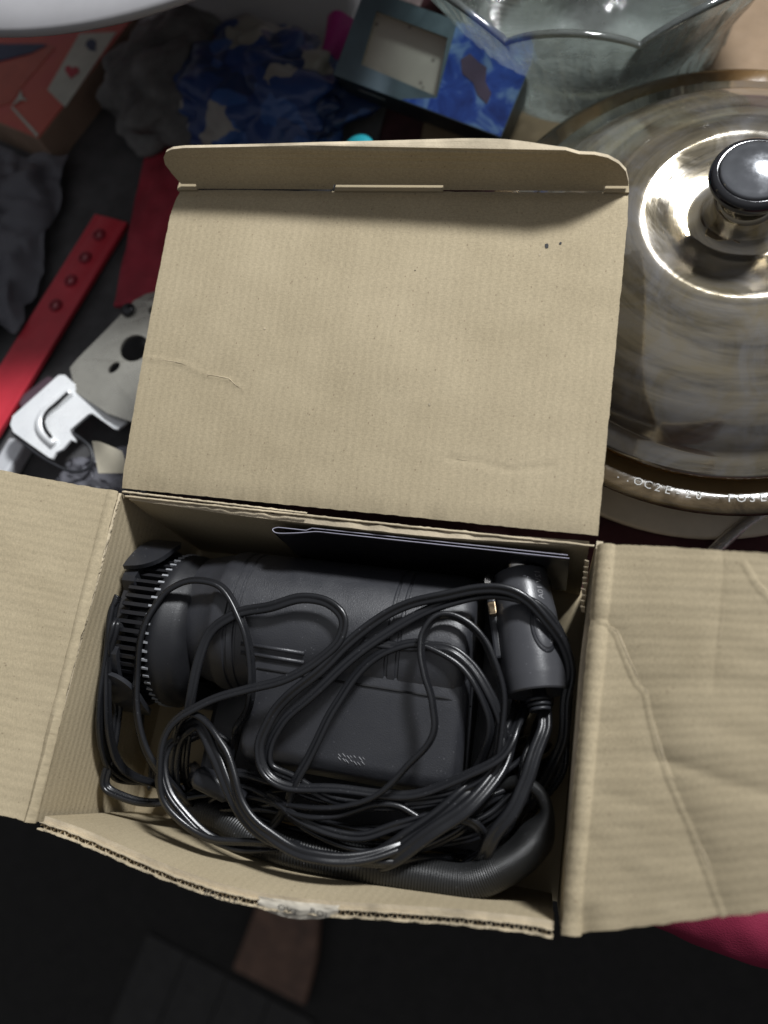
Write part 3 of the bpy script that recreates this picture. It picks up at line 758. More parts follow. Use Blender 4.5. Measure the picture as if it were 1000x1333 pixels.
# oval button on the upper right of the body
def onbody(a, y, r): return V((r*math.sin(a), y, r*math.cos(a)))
def oval(sa, sy, r0, r1, name, mat, par):
    vs, fs = [], []; n = 36
    for j, (f, r) in enumerate(((1, r0), (1, r1-.0002), (.9, r1), (.6, r1+.0001), (.3, r1+.0001))):
        for i in range(n):
            t = 2*math.pi*i/n; vs.append(onbody(.50+sa*f*math.cos(t), k*.40+sy*f*math.sin(t), r))
    for j in range(4):
        for i in range(n): fs.append((j*n+i, j*n+(i+1) % n, (j+1)*n+(i+1) % n, (j+1)*n+i))
    fs.append(tuple(4*n+i for i in range(n)))
    o = mk(name, vs, fs, mat, None, True); bm = bmesh.new(); bm.from_mesh(o.data); bmesh.ops.recalc_face_normals(bm, faces=bm.faces); bm.to_mesh(o.data); bm.free()
    attach(pl_obj(o), par); return o
oval(.43, .0098, .0115, .0127, 'button_ring', PLASTIC_S, plug)
oval(.34, .0082, .0115, .0130, 'button', PLUGM, plug)
PRINT = simple('grey_print', (.22, .22, .23), .6)
def text3(name, s, size, place, mat, par):
    cu = bpy.data.curves.new(name, 'FONT'); cu.body = s; cu.size = size; cu.align_x = 'CENTER'; cu.align_y = 'CENTER'; cu.resolution_u = 2
    t = bpy.data.objects.new('t', cu); COL.objects.link(t); dg = bpy.context.evaluated_depsgraph_get()
    me = bpy.data.meshes.new_from_object(t.evaluated_get(dg)); bpy.data.objects.remove(t)
    bm = bmesh.new(); bm.from_mesh(me); bmesh.ops.triangulate(bm, faces=bm.faces[:])
    bmesh.ops.subdivide_edges(bm, edges=[e for e in bm.edges if e.calc_length() > size*.3], cuts=2)
    for v in bm.verts: v.co = place(v.co.x, v.co.y)
    bm.to_mesh(me); bm.free(); me.materials.clear(); me.materials.append(mat); me.name = name
    o = bpy.data.objects.new(name, me); COL.objects.link(o)
    if par: attach(o, par)
    return o
text3('rating_print', '12V 10A', .0034, lambda x, y: PM @ onbody(.62-y/.011, k*.80-x, .01165), PRINT, plug)
text3('button_print', '12V', .0022, lambda x, y: PM @ onbody(.66-y/.011, k*.30-x, .01325), PRINT, plug)

# ------------------------------------------------------------------ hose along the front wall
hp = px((655, 1022, .050), (682, 1018, .056), (704, 1034, .059), (712, 1056, .060), (703, 1082, .059), (684, 1108, .057), (655, 1130, .055), (610, 1148, .053), (555, 1156, .052), (495, 1153, .052), (430, 1138, .052), (375, 1116, .051), (330, 1090, .048), (290, 1066, .042), (250, 1052, .034))
hpath = catmull(hp, 22)
def hrad(t): return .0024+.0042*sm((t-.20)/.12)-.0010*sm((t-.75)/.25)
hose = thing('air_hose', 'thick dark ribbed rubber hose curving along the front wall inside the box', 'hose', (.01, -.05, .003))
# fine ribs: alternate radius along the sweep
fine = []
for a, b_q in zip(hpath, hpath[1:]):
    for q in range(4): fine.append(a.lerp(b_q, q/4))
def rr(t):
    i = int(t*(len(fine)-1)+.5); return hrad(t)*(1+(.030 if i % 6 in (1, 2, 3) else -.035))
sweep('hose_tube', fine, circ(1.0, 28), RUBBER, hose, rad=rr)

# ------------------------------------------------------------------ amber glass casserole with lid
def glass(name, col, rough=.03, trans=.9, bumpy=0, bs_=60, film=.0):
    m, t, b = nt(name); o = coord(t)
    b.inputs['Base Color'].default_value = (*col, 1); b.inputs['IOR'].default_value = 1.5
    b.inputs['Transmission Weight'].default_value = trans
    sm1 = noise_tex(t, o, 38, 6, .7, .6)
    t.links.new(ramp(t, sm1, [(.42, rough), (.68, rough+.16)]), b.inputs['Roughness'])
    if film:
        f = ramp(t, sm1, [(.40, trans), (.72, max(0, trans-film))])
        t.links.new(f, b.inputs['Transmission Weight'])
    if bumpy: bump(t, b, noise_tex(t, o, bs_, 3), bumpy, .002)
    return m
AMBER = glass('amber_glass', (.50, .36, .19), .04, .95, .05, 40, .18)
# lid: same glass, with the haze of dry smears fine turned scratches, and reflections painted as coloured rings
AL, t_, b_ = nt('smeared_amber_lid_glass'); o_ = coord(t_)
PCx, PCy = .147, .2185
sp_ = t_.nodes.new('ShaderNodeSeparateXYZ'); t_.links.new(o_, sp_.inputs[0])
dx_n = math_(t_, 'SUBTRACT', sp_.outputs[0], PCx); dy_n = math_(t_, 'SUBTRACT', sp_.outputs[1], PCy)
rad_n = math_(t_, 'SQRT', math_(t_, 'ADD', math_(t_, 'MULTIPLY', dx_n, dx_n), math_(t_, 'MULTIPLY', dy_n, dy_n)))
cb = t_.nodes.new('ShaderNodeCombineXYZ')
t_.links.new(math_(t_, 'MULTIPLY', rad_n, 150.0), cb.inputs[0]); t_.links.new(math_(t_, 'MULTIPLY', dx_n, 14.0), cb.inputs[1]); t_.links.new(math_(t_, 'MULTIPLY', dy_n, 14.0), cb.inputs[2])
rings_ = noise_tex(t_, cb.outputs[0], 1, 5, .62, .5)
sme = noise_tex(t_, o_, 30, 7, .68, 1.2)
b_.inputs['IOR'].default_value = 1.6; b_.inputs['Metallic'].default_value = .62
reflection_tint = mixc(t_, ramp(t_, rings_, [(.36, 0.0), (.62, 1.0)]), (.17, .145, .10), (.42, .355, .235))  # dark-to-gold rings painted in for the room's reflections
t_.links.new(mixc(t_, ramp(t_, sme, [(.42, 0.0), (.70, .55)]), reflection_tint, (.36, .37, .41)), b_.inputs['Base Color'])
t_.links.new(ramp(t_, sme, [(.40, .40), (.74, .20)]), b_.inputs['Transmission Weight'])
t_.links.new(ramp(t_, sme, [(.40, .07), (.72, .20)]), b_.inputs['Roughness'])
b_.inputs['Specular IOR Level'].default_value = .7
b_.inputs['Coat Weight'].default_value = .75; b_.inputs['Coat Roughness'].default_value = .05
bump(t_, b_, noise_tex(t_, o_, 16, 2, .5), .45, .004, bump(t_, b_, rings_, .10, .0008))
PC = V((.147, .2185, 0))

pot = thing('casserole_dish', 'amber glass casserole dish with a lettered rim, right of the cardboard box lid', 'casserole dish', tuple(PC+V((0, 0, .0062))))
lathe('bowl', [(0, .0065), (.070, .0065), (.088, .012), (.097, .026), (.1005, .0335), (.108, .0362), (.1190, .0378), (.1208, .0392), (.1200, .0408), (.1175, .0412), (.110, .0400), (.1020, .0378), (.0965, .036), (.0930, .028), (.085, .0155), (.068, .0105), (0, .0105)], PC, AMBER, pot, 128)
# rim lettering: small raised dotted glyphs, worn
LET = simple('worn_raised_lettering', (.40, .39, .36), .35, 0)
s = '..OC2E-20  FOSEWO'
for i, ch in enumerate(s):
    if ch == ' ': continue
    a = math.radians(250.0+2.15*i); r = .1135
    def place(x, y, a=a, r=r):
        rad = r-y; th = a+x/r
        return PC+V((rad*math.cos(th), rad*math.sin(th), .04085+.0001))
    text3('rim_letter', ch, .0052, place, LET, pot)
lid2 = thing('glass_dome', 'smeared amber glass dome lid with black knob resting on the casserole dish', 'lid', tuple(PC+V((0, 0, .041))))
outer = [(.0108, .0912), (.0122, .0906), (.0130, .0890), (.0138, .0840), (.0155, .0792), (.0185, .0776), (.022, .0774), (.030, .0793), (.039, .0816), (.0418, .0822), (.0440, .0819), (.0475, .0809), (.053, .0792), (.059, .0764), (.072, .0705), (.084, .0635), (.0925, .0565), (.0965, .0515), (.0985, .0490), (.1055, .0475), (.1067, .0462), (.1060, .0445)]
inner = [(.0985, .0425), (.0950, .0425), (.0940, .0465), (.0900, .0532), (.081, .0600), (.069, .0665), (.055, .0722), (.043, .0775), (.032, .0760), (.020, .0738), (0, .0734)]
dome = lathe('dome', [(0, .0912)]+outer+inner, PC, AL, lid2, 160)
# knob: amber stem, black disc with a bead and a dished glossy top
lathe('knob_stem', [(0, .0913), (.0092, .0913), (.0098, .0918), (.0092, .0926), (.0080, .0932), (.0076, .0940), (.0088, .0978), (0, .0978)], PC, AMBER, lid2, 48)
lathe('knob_core', [(0, .0915), (.0058, .0915), (.0058, .0979), (0, .0979)], PC, PLASTIC_S, lid2, 32)
KN = simple('glossy_black_bakelite', (.012, .012, .014), .10, 0, spec=.6, coat=.6, rvar=.05)
lathe('knob', [(0, .0980), (.0138, .0980), (.0162, .0994), (.0174, .1018), (.0174, .1036), (.0166, .1052), (.0152, .1061), (.0141, .1058)], PC, KN, lid2, 72)
KT = simple('dull_mirror_knob_top', (.30, .31, .33), .16, 0, metal=.85, rvar=.09)
lathe('knob_cap', [(.0140, .1052), (.0138, .1064), (.0130, .1070), (.0115, .1072), (.0085, .1084), (.0042, .1093), (0, .1095)], PC, KT, lid2, 72)
# food-stained inside seen through the lid
tr = lathe('trivet', [(0, .0004), (.112, .0004), (.1165, .002), (.117, .0045), (.1155, .0058), (0, .0058)], PC+V((-.004, -.004, 0)), simple('cream_glaze', (.52, .46, .36), .35), None, 96)
tag(tr, 'cream round trivet plate under the amber casserole dish', 'plate')

# ------------------------------------------------------------------ pressed glass bowl
BC = V((.0755, .4120, 0))
def pressed_glass():
    m, t, b = nt('clear_pressed_glass'); o = coord(t); out = t.nodes['Material Output']; t.nodes.remove(b)
    tr_ = t.nodes.new('ShaderNodeBsdfTransparent'); tr_.inputs[0].default_value = (.86, .92, .89, 1)
    tl = t.nodes.new('ShaderNodeBsdfTranslucent'); tl.inputs[0].default_value = (.66, .72, .69, 1)
    df = t.nodes.new('ShaderNodeBsdfDiffuse'); df.inputs[0].default_value = (.42, .46, .44, 1)
    gl = t.nodes.new('ShaderNodeBsdfGlossy'); gl.inputs['Roughness'].default_value = .08
    bp_ = t.nodes.new('ShaderNodeBump'); bp_.inputs['Strength'].default_value = .18; bp_.inputs['Distance'].default_value = .002
    t.links.new(noise_tex(t, o, 240, 3, .6, .4), bp_.inputs['Height'])
    for q in (tl, df, gl): t.links.new(bp_.outputs[0], q.inputs['Normal'])
    fr = t.nodes.new('ShaderNodeFresnel'); fr.inputs[0].default_value = 1.6; t.links.new(bp_.outputs[0], fr.inputs['Normal'])
    def mx(f, a_, b_):
        q = t.nodes.new('ShaderNodeMixShader')
        if hasattr(f, 'links'): t.links.new(f, q.inputs[0])
        else: q.inputs[0].default_value = f
        t.links.new(a_.outputs[0], q.inputs[1]); t.links.new(b_.outputs[0], q.inputs[2]); return q
    sc_ = mx(.38, tl, df)
    body = mx(ramp(t, noise_tex(t, o, 60, 4, .6), [(.35, .30), (.70, .55)]), tr_, sc_)
    t.links.new(mx(math_(t, 'ADD', fr.outputs[0], .04), body, gl).outputs[0], out.inputs[0])
    return m
CLR = pressed_glass()
gb = thing('glass_bowl', 'clear pressed glass bowl with scalloped rim and fluted inside, behind the casserole dish', 'glass bowl', tuple(BC))
def bowlmod(t, r, h):
    sc = abs(math.sin(t*5+.4)); top = sm((h-.050)/.035)
    r2 = r+top*.0016*(sc-.5); h2 = h+top*.0120*(sc**.8-.6)
    return r2, h2
def bin_(t, r, h):
    r, h = bowlmod(t, r, h)
    rib_ = sm(math.sin(t)*1.6+.9)*math.sin(t*84)
    return r+(.0020*rib_ if .012 < h < .078 else 0), h+(.0012*rib_*sm((r-.006)/.035) if h <= .0125 else 0)
vs, fs = [], []; SEG = 672
op = [(0, .0006), (.066, .0006), (.0745, .0030), (.0740, .0068), (.0755, .0120), (.0785, .030), (.088, .052), (.097, .070), (.1035, .0815), (.1050, .0838), (.1042, .0852)]
ip = [(.1015, .0850), (.094, .0740), (.0865, .060), (.078, .042), (.0715, .022), (.066, .0124), (.055, .0105), (.040, .0092), (.028, .0086), (.020, .0084), (.012, .0082), (.006, .0081), (0, .008)]
for s_i in range(SEG):
    t = 2*math.pi*s_i/SEG
    for (r, h) in op:
        r2, h2 = bowlmod(t, r, h)
        if .012 <= h <= .072:
            # leaf relief pressed into the outside
            r2 += .0036*abs(N(t*11, h*190, 2.2))+.0010*abs(N(t*26, h*420, 8))+.0012*max(0, math.sin(t*20+h*240))*max(0, math.sin(t*20-h*240))
        vs.append(BC+V((r2*math.cos(t), r2*math.sin(t), h2)))
    for (r, h) in ip:
        r2, h2 = bin_(t, r, h); vs.append(BC+V((r2*math.cos(t), r2*math.sin(t), h2)))
m_ = len(op)+len(ip)
for s_i in range(SEG):
    for j in range(m_-1):
        a, b = s_i*m_+j, ((s_i+1) % SEG)*m_+j; fs.append((a, b, b+1, a+1))
gbo = mk('bowl_body', vs, fs, CLR, gb, True)
bm = bmesh.new(); bm.from_mesh(gbo.data); bmesh.ops.remove_doubles(bm, verts=bm.verts, dist=1e-6); bmesh.ops.recalc_face_normals(bm, faces=bm.faces); bm.to_mesh(gbo.data); bm.free()
KRAFT = simple('brown_wrapping_paper', (.24, .17, .11), .8, .4, 500, .2)
kp = panel('brown_paper', lambda u, v: (-.02+.24*u, .325+.24*v, .0016+.0005*N(u*5, v*5, 0)), 20, 20, .0010, KRAFT, None, .24, .24)
gb.location.z = 0; 
for ch in (gbo,): ch.location.z += .0030
tag(kp, 'sheet of brown paper lying on the table under the clear glass bowl', 'paper sheet')

# ------------------------------------------------------------------ white plate on a foot, reaching over the clutter
PLC = V((-.165, .441, 0)); WHT = simple('white_glazed_plate', (.34, .335, .345), .4, 0, var=.04)
st = thing('serving_stand', 'large white round serving stand whose rim reaches over the clutter at the top left', 'serving stand', tuple(PLC))
lathe('plate', [(0, .146), (.10, .146), (.160, .1465), (.187, .148), (.190, .151), (.1875, .154), (.175, .1555), (.160, .1535), (.145, .152), (0, .152)], PLC, WHT, st, 160)
lathe('pedestal', [(0, .0), (.10, .0), (.105, .003), (.09, .010), (.04, .03), (.03, .08), (.04, .13), (.07, .1455), (0, .1455)], PLC, WHT, st, 64)

# ------------------------------------------------------------------ clutter on the left
REDT, t_, b_ = nt('red_print_card'); o_ = coord(t_)
t_.links.new(ramp(t_, noise_tex(t_, o_, 22, 3, .5), [(.35, (.50, .055, .075)), (.62, (.58, .11, .07))]), b_.inputs['Base Color']); b_.inputs['Roughness'].default_value = .35
KB = simple('plain_card_side', (.34, .24, .18), .7, .3, 600, .2)
zt = .0245
gbx = thing('playing_card_box', 'red printed card box with a white stripe of heart and club marks', 'box', tuple(P(50, 181, 0)))
A = P(50, 181, zt); B = P(160, 41, zt)
e1 = (B-A).normalized(); e2 = V((-e1.y, e1.x, 0)); Lx = .30; Ly = .22
def gq(x, y, z): return A+e1*x+e2*y+V((0, 0, z-zt))
bd_ = prism('box_body', [gq(0, 0, .0006), gq(Lx, 0, .0006), gq(Lx, Ly, .0006), gq(0, Ly, .0006)], (0, 0, 1), zt-.0012, KB, gbx); bevel(bd_, .0008)
prism('printed_top', [gq(.0006, .0006, zt-.0006), gq(Lx-.0006, .0006, zt-.0006), gq(Lx-.0006, Ly-.0006, zt-.0006), gq(.0006, Ly-.0006, zt-.0006)], (0, 0, 1), .0008, REDT, gbx)
def gloc(px_, py_):
    p = P(px_, py_, zt+.0004)-A; return p.dot(e1), p.dot(e2)
def gplate(name, pts, mat, z0, th=.0003):
    q = [gloc(*p) for p in pts]; return prism(name, [gq(a, b, zt+z0) for a, b in q], (0, 0, 1), th, mat, gbx)
WST = simple('pale_print', (.56, .58, .50), .5); RD = simple('red_pip', (.48, .06, .08), .5); NV = simple('navy_pip', (.045, .06, .12), .5)
ORG = simple('orange_print', (.50, .10, .06), .35)
gplate('white_stripe', [(62, 117), (85, 140), (152, 42), (104, 44)], WST, .0003)
def heart(cx, cy, s, rot):
    out = []
    for k in range(26):
        t = 2*math.pi*k/26; x = 16*math.sin(t)**3; y = 13*math.cos(t)-5*math.cos(2*t)-2*math.cos(3*t)-math.cos(4*t)
        x, y = x*s, -y*s; out.append((cx+x*math.cos(rot)-y*math.sin(rot), cy+x*math.sin(rot)+y*math.cos(rot)))
    return out
gplate('heart_mark', heart(94, 94, .58, .15), RD, .0007)
gplate('club_mark', [(113, 55), (119, 51), (125, 54), (126, 60), (123, 63), (127, 66), (122, 67), (117, 66), (112, 60)], NV, .0007)
gplate('orange_patch', [(0, 138), (-30, 150), (-60, 90), (0, 82), (40, 72), (62, 58), (72, 62), (50, 88), (30, 112), (14, 134)], ORG, .0003)
gplate('dark_patch', [(-60, 82), (-30, 60), (0, 58), (56, 58), (62, 60), (40, 70), (0, 80)], NV, .0007)
gplate('white_line', [(15, 141), (17, 139), (51, 176), (48, 179)], WST, .0006)
gplate('star_mark', [(16, 139), (24, 128), (28, 118), (30, 127), (37, 132), (28, 131)], WST, .0009)

FILM = simple('grey_film', (.20, .20, .22), .25, .5, 70, .5, var=.4)
m, t, b = nt('grey_translucent_bag'); b.inputs['Base Color'].default_value = (.46, .46, .52, 1); b.inputs['Roughness'].default_value = .24; b.inputs['Transmission Weight'].default_value = .72; b.inputs['IOR'].default_value = 1.25
bump(t, b, noise_tex(t, coord(t), 60, 4, .6, .8), .6, .004); BAG = m
def crumple(name, pts, n, z, amp, mat, fr=45, seed=0, th=.0004, fold=0):
    """a crumpled sheet over a quadrilateral of pixel corners lying at height z"""
    q = [P(x, y, z) for x, y in pts]
    def f(u, v):
        p = q[0].lerp(q[1], u).lerp(q[3].lerp(q[2], u), v)
        h = amp*(abs(N(p.x, p.y, seed, fr))*1.3+.5*abs(N(p.x, p.y, seed+5, fr*2.3))+.2*N(p.x, p.y, seed, fr*5))
        e = min(u, 1-u, v, 1-v); h -= (z-.004)*.75*(1-sm(e/.22))
        p2 = p+V((amp*.8*N(u*5, v*5, seed+2), amp*.8*N(u*5, v*5, seed+8), max(h, -z+.0025)))
        return p2
    return panel(name, f, n, n, th, mat, None, .1, .1)
o = crumple('plastic_bag', [(-90, 185), (84, 196), (30, 415), (-90, 470)], 60, .014, .011, BAG, 26, 3)
tag(o, 'grey translucent plastic bag crumpled at the left edge beside the red strip', 'plastic bag')
o = crumple('plastic_bag', [(84, 604), (185, 572), (190, 660), (60, 655)], 46, .009, .006, BAG, 60, 9)
tag(o, 'lilac grey plastic bag crumpled behind the left box flap', 'plastic bag')
sc_ = panel('paper_scrap', lambda u, v: P(128+40*u-8*v, 616-42*v+14*u*v, .030)+V((0, 0, .004*math.sin(u*3)*v)), 12, 12, .0005, simple('cream_paper_scrap', (.50, .46, .36), .7, .3), None, .02, .02)
tag(sc_, 'torn cream paper scrap sticking up beside the left lid corner', 'paper scrap')

RED = simple('red_plastic', (.56, .035, .055), .38, .15, 300, .5, var=.12)
# strip with raised eyelets
a0, a1 = P(-25, 560, .012), P(145, 285, .006)
rs = thing('red_strip', 'long red plastic strip with a row of raised round eyelets', 'strip', tuple((a0+a1)*.5))
d_ = (a1-a0); L_ = d_.length; d_.normalize(); s_ = d_.cross(V((0, 0, 1))).normalized(); n_ = s_.cross(d_)
SW = .0125
def rsf(u, v):
    x = (v-.5)*2
    return a0+d_*(L_*u)+s_*(SW*x)+n_*(.0012*(1-x*x)+.0006*(1 if abs(x) > .8 else 0))
panel('band', lambda u, v: rsf(v, u), 14, 80, .0035, RED, rs, .03, .2)
for (ex_, ey_) in ((133, 305), (113, 335), (92, 365), (70, 397)):
    p = P(ex_, ey_, .010); u = (p-a0).dot(d_); c = a0+d_*u+n_*.0012
    e_ = lathe('eyelet', [(.0016, .0), (.0018, .0016), (.0030, .0020), (.0040, .0012), (.0042, .0)], c, simple('deep_red', (.26, .015, .03), .4), rs, 24)
    lathe('eyelet_centre', [(0, .0006), (.0017, .0006), (.0017, .0002), (0, .0002)], c, simple('pale_pink', (.70, .30, .32), .5), rs, 16)
# second red strap, running under the lid
q0, q1 = P(222, 195, .004), P(182, 400, .004)
d2 = (q1-q0); s2 = d2.cross(V((0, 0, 1))).normalized()
o = panel('red_webbing', lambda u, v: q0+d2*v+s2*(.0155*(u-.5)*2)+V((0, 0, .003+.0015*N(u*3, v*7, 0))), 20, 70, .002, simple('dark_red_webbing', (.36, .03, .05), .7, .6, 1200, var=.3), None, .03, .15)
tag(o, 'dark red webbing strap running under the left edge of the box lid', 'strap')

# steel bracket with holes, and its lit latch plate
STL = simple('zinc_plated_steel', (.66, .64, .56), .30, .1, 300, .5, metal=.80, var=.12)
BRT = simple('steel_painted_shine', (.93, .95, .97), .30, .05, 300, .6, metal=.25, var=.06)  # near-white base colour carries the lamp's shine on the same steel
br = thing('metal_bracket', 'zinc steel bracket with punched holes and a bent bright latch plate', 'bracket', tuple(P(120, 520, 0)))
zb = .020
def l2(px_, py_): p = P(px_, py_, zb); return (p.x, p.y)
outp = [l2(*p) for p in ((92, 480), (102, 468), (140, 430), (175, 392), (190, 383), (206, 378), (236, 392), (240, 440), (215, 575), (176, 550), (140, 538), (100, 512))]
def r2p(cx, cy, rx): 
    a = l2(cx, cy); b2_ = l2(cx+rx, cy); return math.hypot(a[0]-b2_[0], a[1]-b2_[1])
holes = [ring2(*l2(175, 453), r2p(175, 453, 18), 28), ring2(*l2(149, 479), r2p(149, 479, 8.5), 16, r2p(149, 479, 5.5), .95), ring2(*l2(199, 403), r2p(199, 403, 6), 14)]
holed('bracket_plate', outp, holes, lambda x, y, k: V((x, y, zb+.0010*math.sin(x*60)-k)), .0016, STL, br)
def lz(x, y): return V((0, 0, .0))
lp = [l2(*p) for p in ((81, 492), (27, 549), (24, 560), (27, 569), (66, 597), (70, 598), (74, 590), (82, 585), (92, 572), (97, 574), (97, 571), (92, 564), (91, 560), (113, 538), (118, 536), (142, 553), (147, 554), (159, 543), (157, 539), (140, 530), (135, 534), (131, 531), (134, 526), (108, 506), (102, 508), (99, 505), (100, 502), (88, 491))]
hx, hy = l2(81, 492)
def lmap(x, y, k): return V((x, y, zb+.0035+(hx-x)*.22-k))
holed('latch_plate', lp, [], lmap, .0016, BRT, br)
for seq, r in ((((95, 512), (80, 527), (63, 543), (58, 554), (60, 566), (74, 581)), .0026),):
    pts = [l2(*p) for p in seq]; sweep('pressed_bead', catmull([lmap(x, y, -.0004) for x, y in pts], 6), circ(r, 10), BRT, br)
pts = [l2(*p) for p in ((93, 514), (82, 526), (68, 541), (64, 552), (66, 562), (72, 572))]
sweep('dark_slot', catmull([lmap(x, y, -.0028)+V((.0008, -.0008, 0)) for x, y in pts], 6), circ(.0009, 8), SEAM, br)
pts = [l2(*p) for p in ((24, 568), (45, 588), (70, 604), (90, 611), (106, 607), (114, 594), (111, 578), (100, 567), (92, 560), (102, 547), (116, 535))]
sweep('edge_wire', catmull([lmap(x, y, .0012)+V((0, 0, -.001)) for x, y in pts], 6), circ(.0009, 8), PLASTIC_S, br)
lathe('screw', [(0, .0), (.0042, .0), (.0042, .002), (.0030, .0032), (0, .0034)], P(168, 405, zb), simple('dark_screw', (.06, .06, .065), .3, metal=.7), br, 20)
for sx, sy in ((122, 482), (205, 520)):
    q = P(sx, sy, zb); lathe('spacer', [(0, .0006), (.004, .0006), (.004, zb-.0016-q.z+zb-.0012), (0, zb-.0028)], V((q.x, q.y, 0)), STL, br, 16)
# chrome bar at the left edge
r0, r1 = P(-25, 650, .012), P(22, 572, .012)
dd_ = (r1-r0).normalized(); ss_ = dd_.cross(V((0, 0, 1)))
o = prism('chrome_bar', [r0-ss_*.006, r1-ss_*.006, r1+ss_*.006, r0+ss_*.006], (0, 0, -1), .0105, simple('chrome', (.80, .82, .85), .35, metal=.3)); bevel(o, .002)
tag(o, 'short chrome bar at the left edge above the left box flap', 'metal bar')
cc = panel('charcoal_cloth', lambda u, v: (-.46+.40*u+.02*v, .095+.36*v, .0012+.0010*abs(N(u*9, v*9, 2))+.0006*abs(N(u*24, v*24, 5))), 60, 60, .0010, simple('charcoal_weave', (.085, .084, .086), .85, .6, 1400, .2, var=.3), None, .4, .36)
tag(cc, 'dark charcoal cloth spread on the table under the clutter left of the box lid', 'cloth')
# small pieces between: dark box behind strip, pinkish parts
o = prism('dark_case', [P(20, 520, .010), P(62, 488, .010), P(82, 500, .010), P(36, 548, .010)], (0, 0, -1), .0085, simple('mauve_plastic', (.12, .075, .095), .4)); bevel(o, .0015)
tag(o, 'small dull mauve plastic case between the red strip and the bracket', 'case')

# blue printed bag, pink ribbon, hazy lump
def blob(name, cx, cy, rx, ry, rz, mat, seed, seg=64, rings=36, amp=.3, fr=3.2, rot=0):
    c = P(cx, cy, rz*.8); vs, fs = [], []
    for i in range(rings+1):
        ph = math.pi*i/rings
        for s in range(seg):
            t = 2*math.pi*s/seg
            d = V((math.sin(ph)*math.cos(t), math.sin(ph)*math.sin(t), math.cos(ph)))
            k = 1+amp*(abs(N(d.x, d.y, d.z+seed, fr))*1.6-.35)+amp*.45*abs(N(d.x, d.y, d.z+seed, fr*2.7))
            x, y = d.x*rx*k, d.y*ry*k
            vs.append(V((c.x+x*math.cos(rot)-y*math.sin(rot), c.y+x*math.sin(rot)+y*math.cos(rot), max(.0016, c.z*.9+d.z*rz*k))))
    for i in range(rings):
        for s in range(seg): fs.append((i*seg+s, (i+1)*seg+s, (i+1)*seg+(s+1) % seg, i*seg+(s+1) % seg))
    o = mk(name, vs, fs, mat, None, True)
    bm = bmesh.new(); bm.from_mesh(o.data); bmesh.ops.remove_doubles(bm, verts=bm.verts, dist=1e-6); bmesh.ops.recalc_face_normals(bm, faces=bm.faces); bm.to_mesh(o.data); bm.free()
    return o
m, t, b = nt('blue_printed_film'); o_ = coord(t)
vo = t.nodes.new('ShaderNodeTexVoronoi'); vo.inputs['Scale'].default_value = 58; vo.inputs['Randomness'].default_value = 1
dn = t.nodes.new('ShaderNodeTexNoise'); dn.inputs['Scale'].default_value = 40; t.links.new(o_, dn.inputs['Vector'])
va = t.nodes.new('ShaderNodeVectorMath'); va.operation = 'MULTIPLY_ADD'; t.links.new(dn.outputs['Color'], va.inputs[0]); va.inputs[1].default_value = (.03, .03, .03); t.links.new(o_, va.inputs[2])
t.links.new(va.outputs[0], vo.inputs['Vector'])
cr = t.nodes.new('ShaderNodeValToRGB'); cr.color_ramp.interpolation = 'CONSTANT'; e = cr.color_ramp.elements
cols = [(0, (.024, .055, .18)), (.36, (.30, .30, .26)), (.46, (.018, .038, .11)), (.64, (.040, .10, .29)), (.83, (.28, .27, .25)), (.93, (.24, .04, .11)), (.985, (.07, .15, .08))]
while len(e) < len(cols): e.new(.5)
for q, (p, c) in zip(e, cols): q.position = p; q.color = (*c, 1)
sp = t.nodes.new('ShaderNodeSeparateColor'); t.links.new(vo.outputs['Color'], sp.inputs[0]); t.links.new(sp.outputs[0], cr.inputs[0])
t.links.new(cr.outputs[0], b.inputs['Base Color']); b.inputs['Roughness'].default_value = .35
o = blob('printed_bag', 335, 118, .060, .046, .026, m, 1.3, 110, 64, .26, 2.1, -.3)
tag(o, 'crumpled blue and white printed bag behind the tuck flap of the box', 'bag')
o = blob('grey_cloth', 232, 95, .046, .052, .024, simple('dull_grey_brown_cloth', (.135, .135, .132), .7, .5, 300, .3, var=.45), 4.7, 72, 44, .26, 1.9)
tag(o, 'dim grey brown crumpled cloth between the card box and the blue bag', 'cloth')
MG = simple('magenta_satin', (.46, .04, .25), .4, .3, 200, var=.2)
o = panel('pink_ribbon', lambda u, v: P(428+34*u-22*v+4*math.sin(v*5), 22+120*v, .034-.020*v)+V((0, 0, .004*math.sin(u*4+v*3))), 14, 40, .0008, MG, None, .02, .08)
tag(o, 'bright magenta ribbon hanging between the blue bag and the dark window box', 'ribbon')

# dark box with a window
zt2 = .046
eb = thing('window_box', 'dark blue printed box with a rectangular window showing a cream inside', 'box', tuple(P(545, 90, 0)))
# the box leans: its top panel slopes down to the front right
A2 = P(434, 97, .046); B2 = P(652, 179, .030); D2 = P(463, 0, .0625)
u1 = (B2-A2).normalized(); un = u1.cross(D2-A2).normalized(); u2 = un.cross(u1).normalized(); LX = (B2-A2).length
def wq(px_, py_):
    d = RX*((px_-500)/1050)+RY*((py_-666.5)/1050)+RZ; p = CAM+d*((A2-CAM).dot(un)/d.dot(un))-A2
    return (p.dot(u1), p.dot(u2))
m, t, b = nt('blue_sky_print'); o_ = coord(t)
n1 = noise_tex(t, o_, 55, 4, .6, .8)
sx = t.nodes.new('ShaderNodeSeparateXYZ'); mpp = t.nodes.new('ShaderNodeMapping')
mpp.vector_type = 'POINT'; mpp.inputs['Location'].default_value = (0, 0, 0); t.links.new(o_, mpp.inputs[0])
t.links.new(ramp(t, n1, [(.32, (.015, .04, .24)), (.48, (.030, .085, .42)), (.58, (.16, .28, .56)), (.70, (.30, .42, .62))]), b.inputs['Base Color'])
b.inputs['Roughness'].default_value = .35; SKYP = m
TEAL = simple('slate_teal_card', (.115, .16, .19), .4, 0, var=.2)
DKB = simple('near_black_card', (.018, .024, .028), .45, 0)
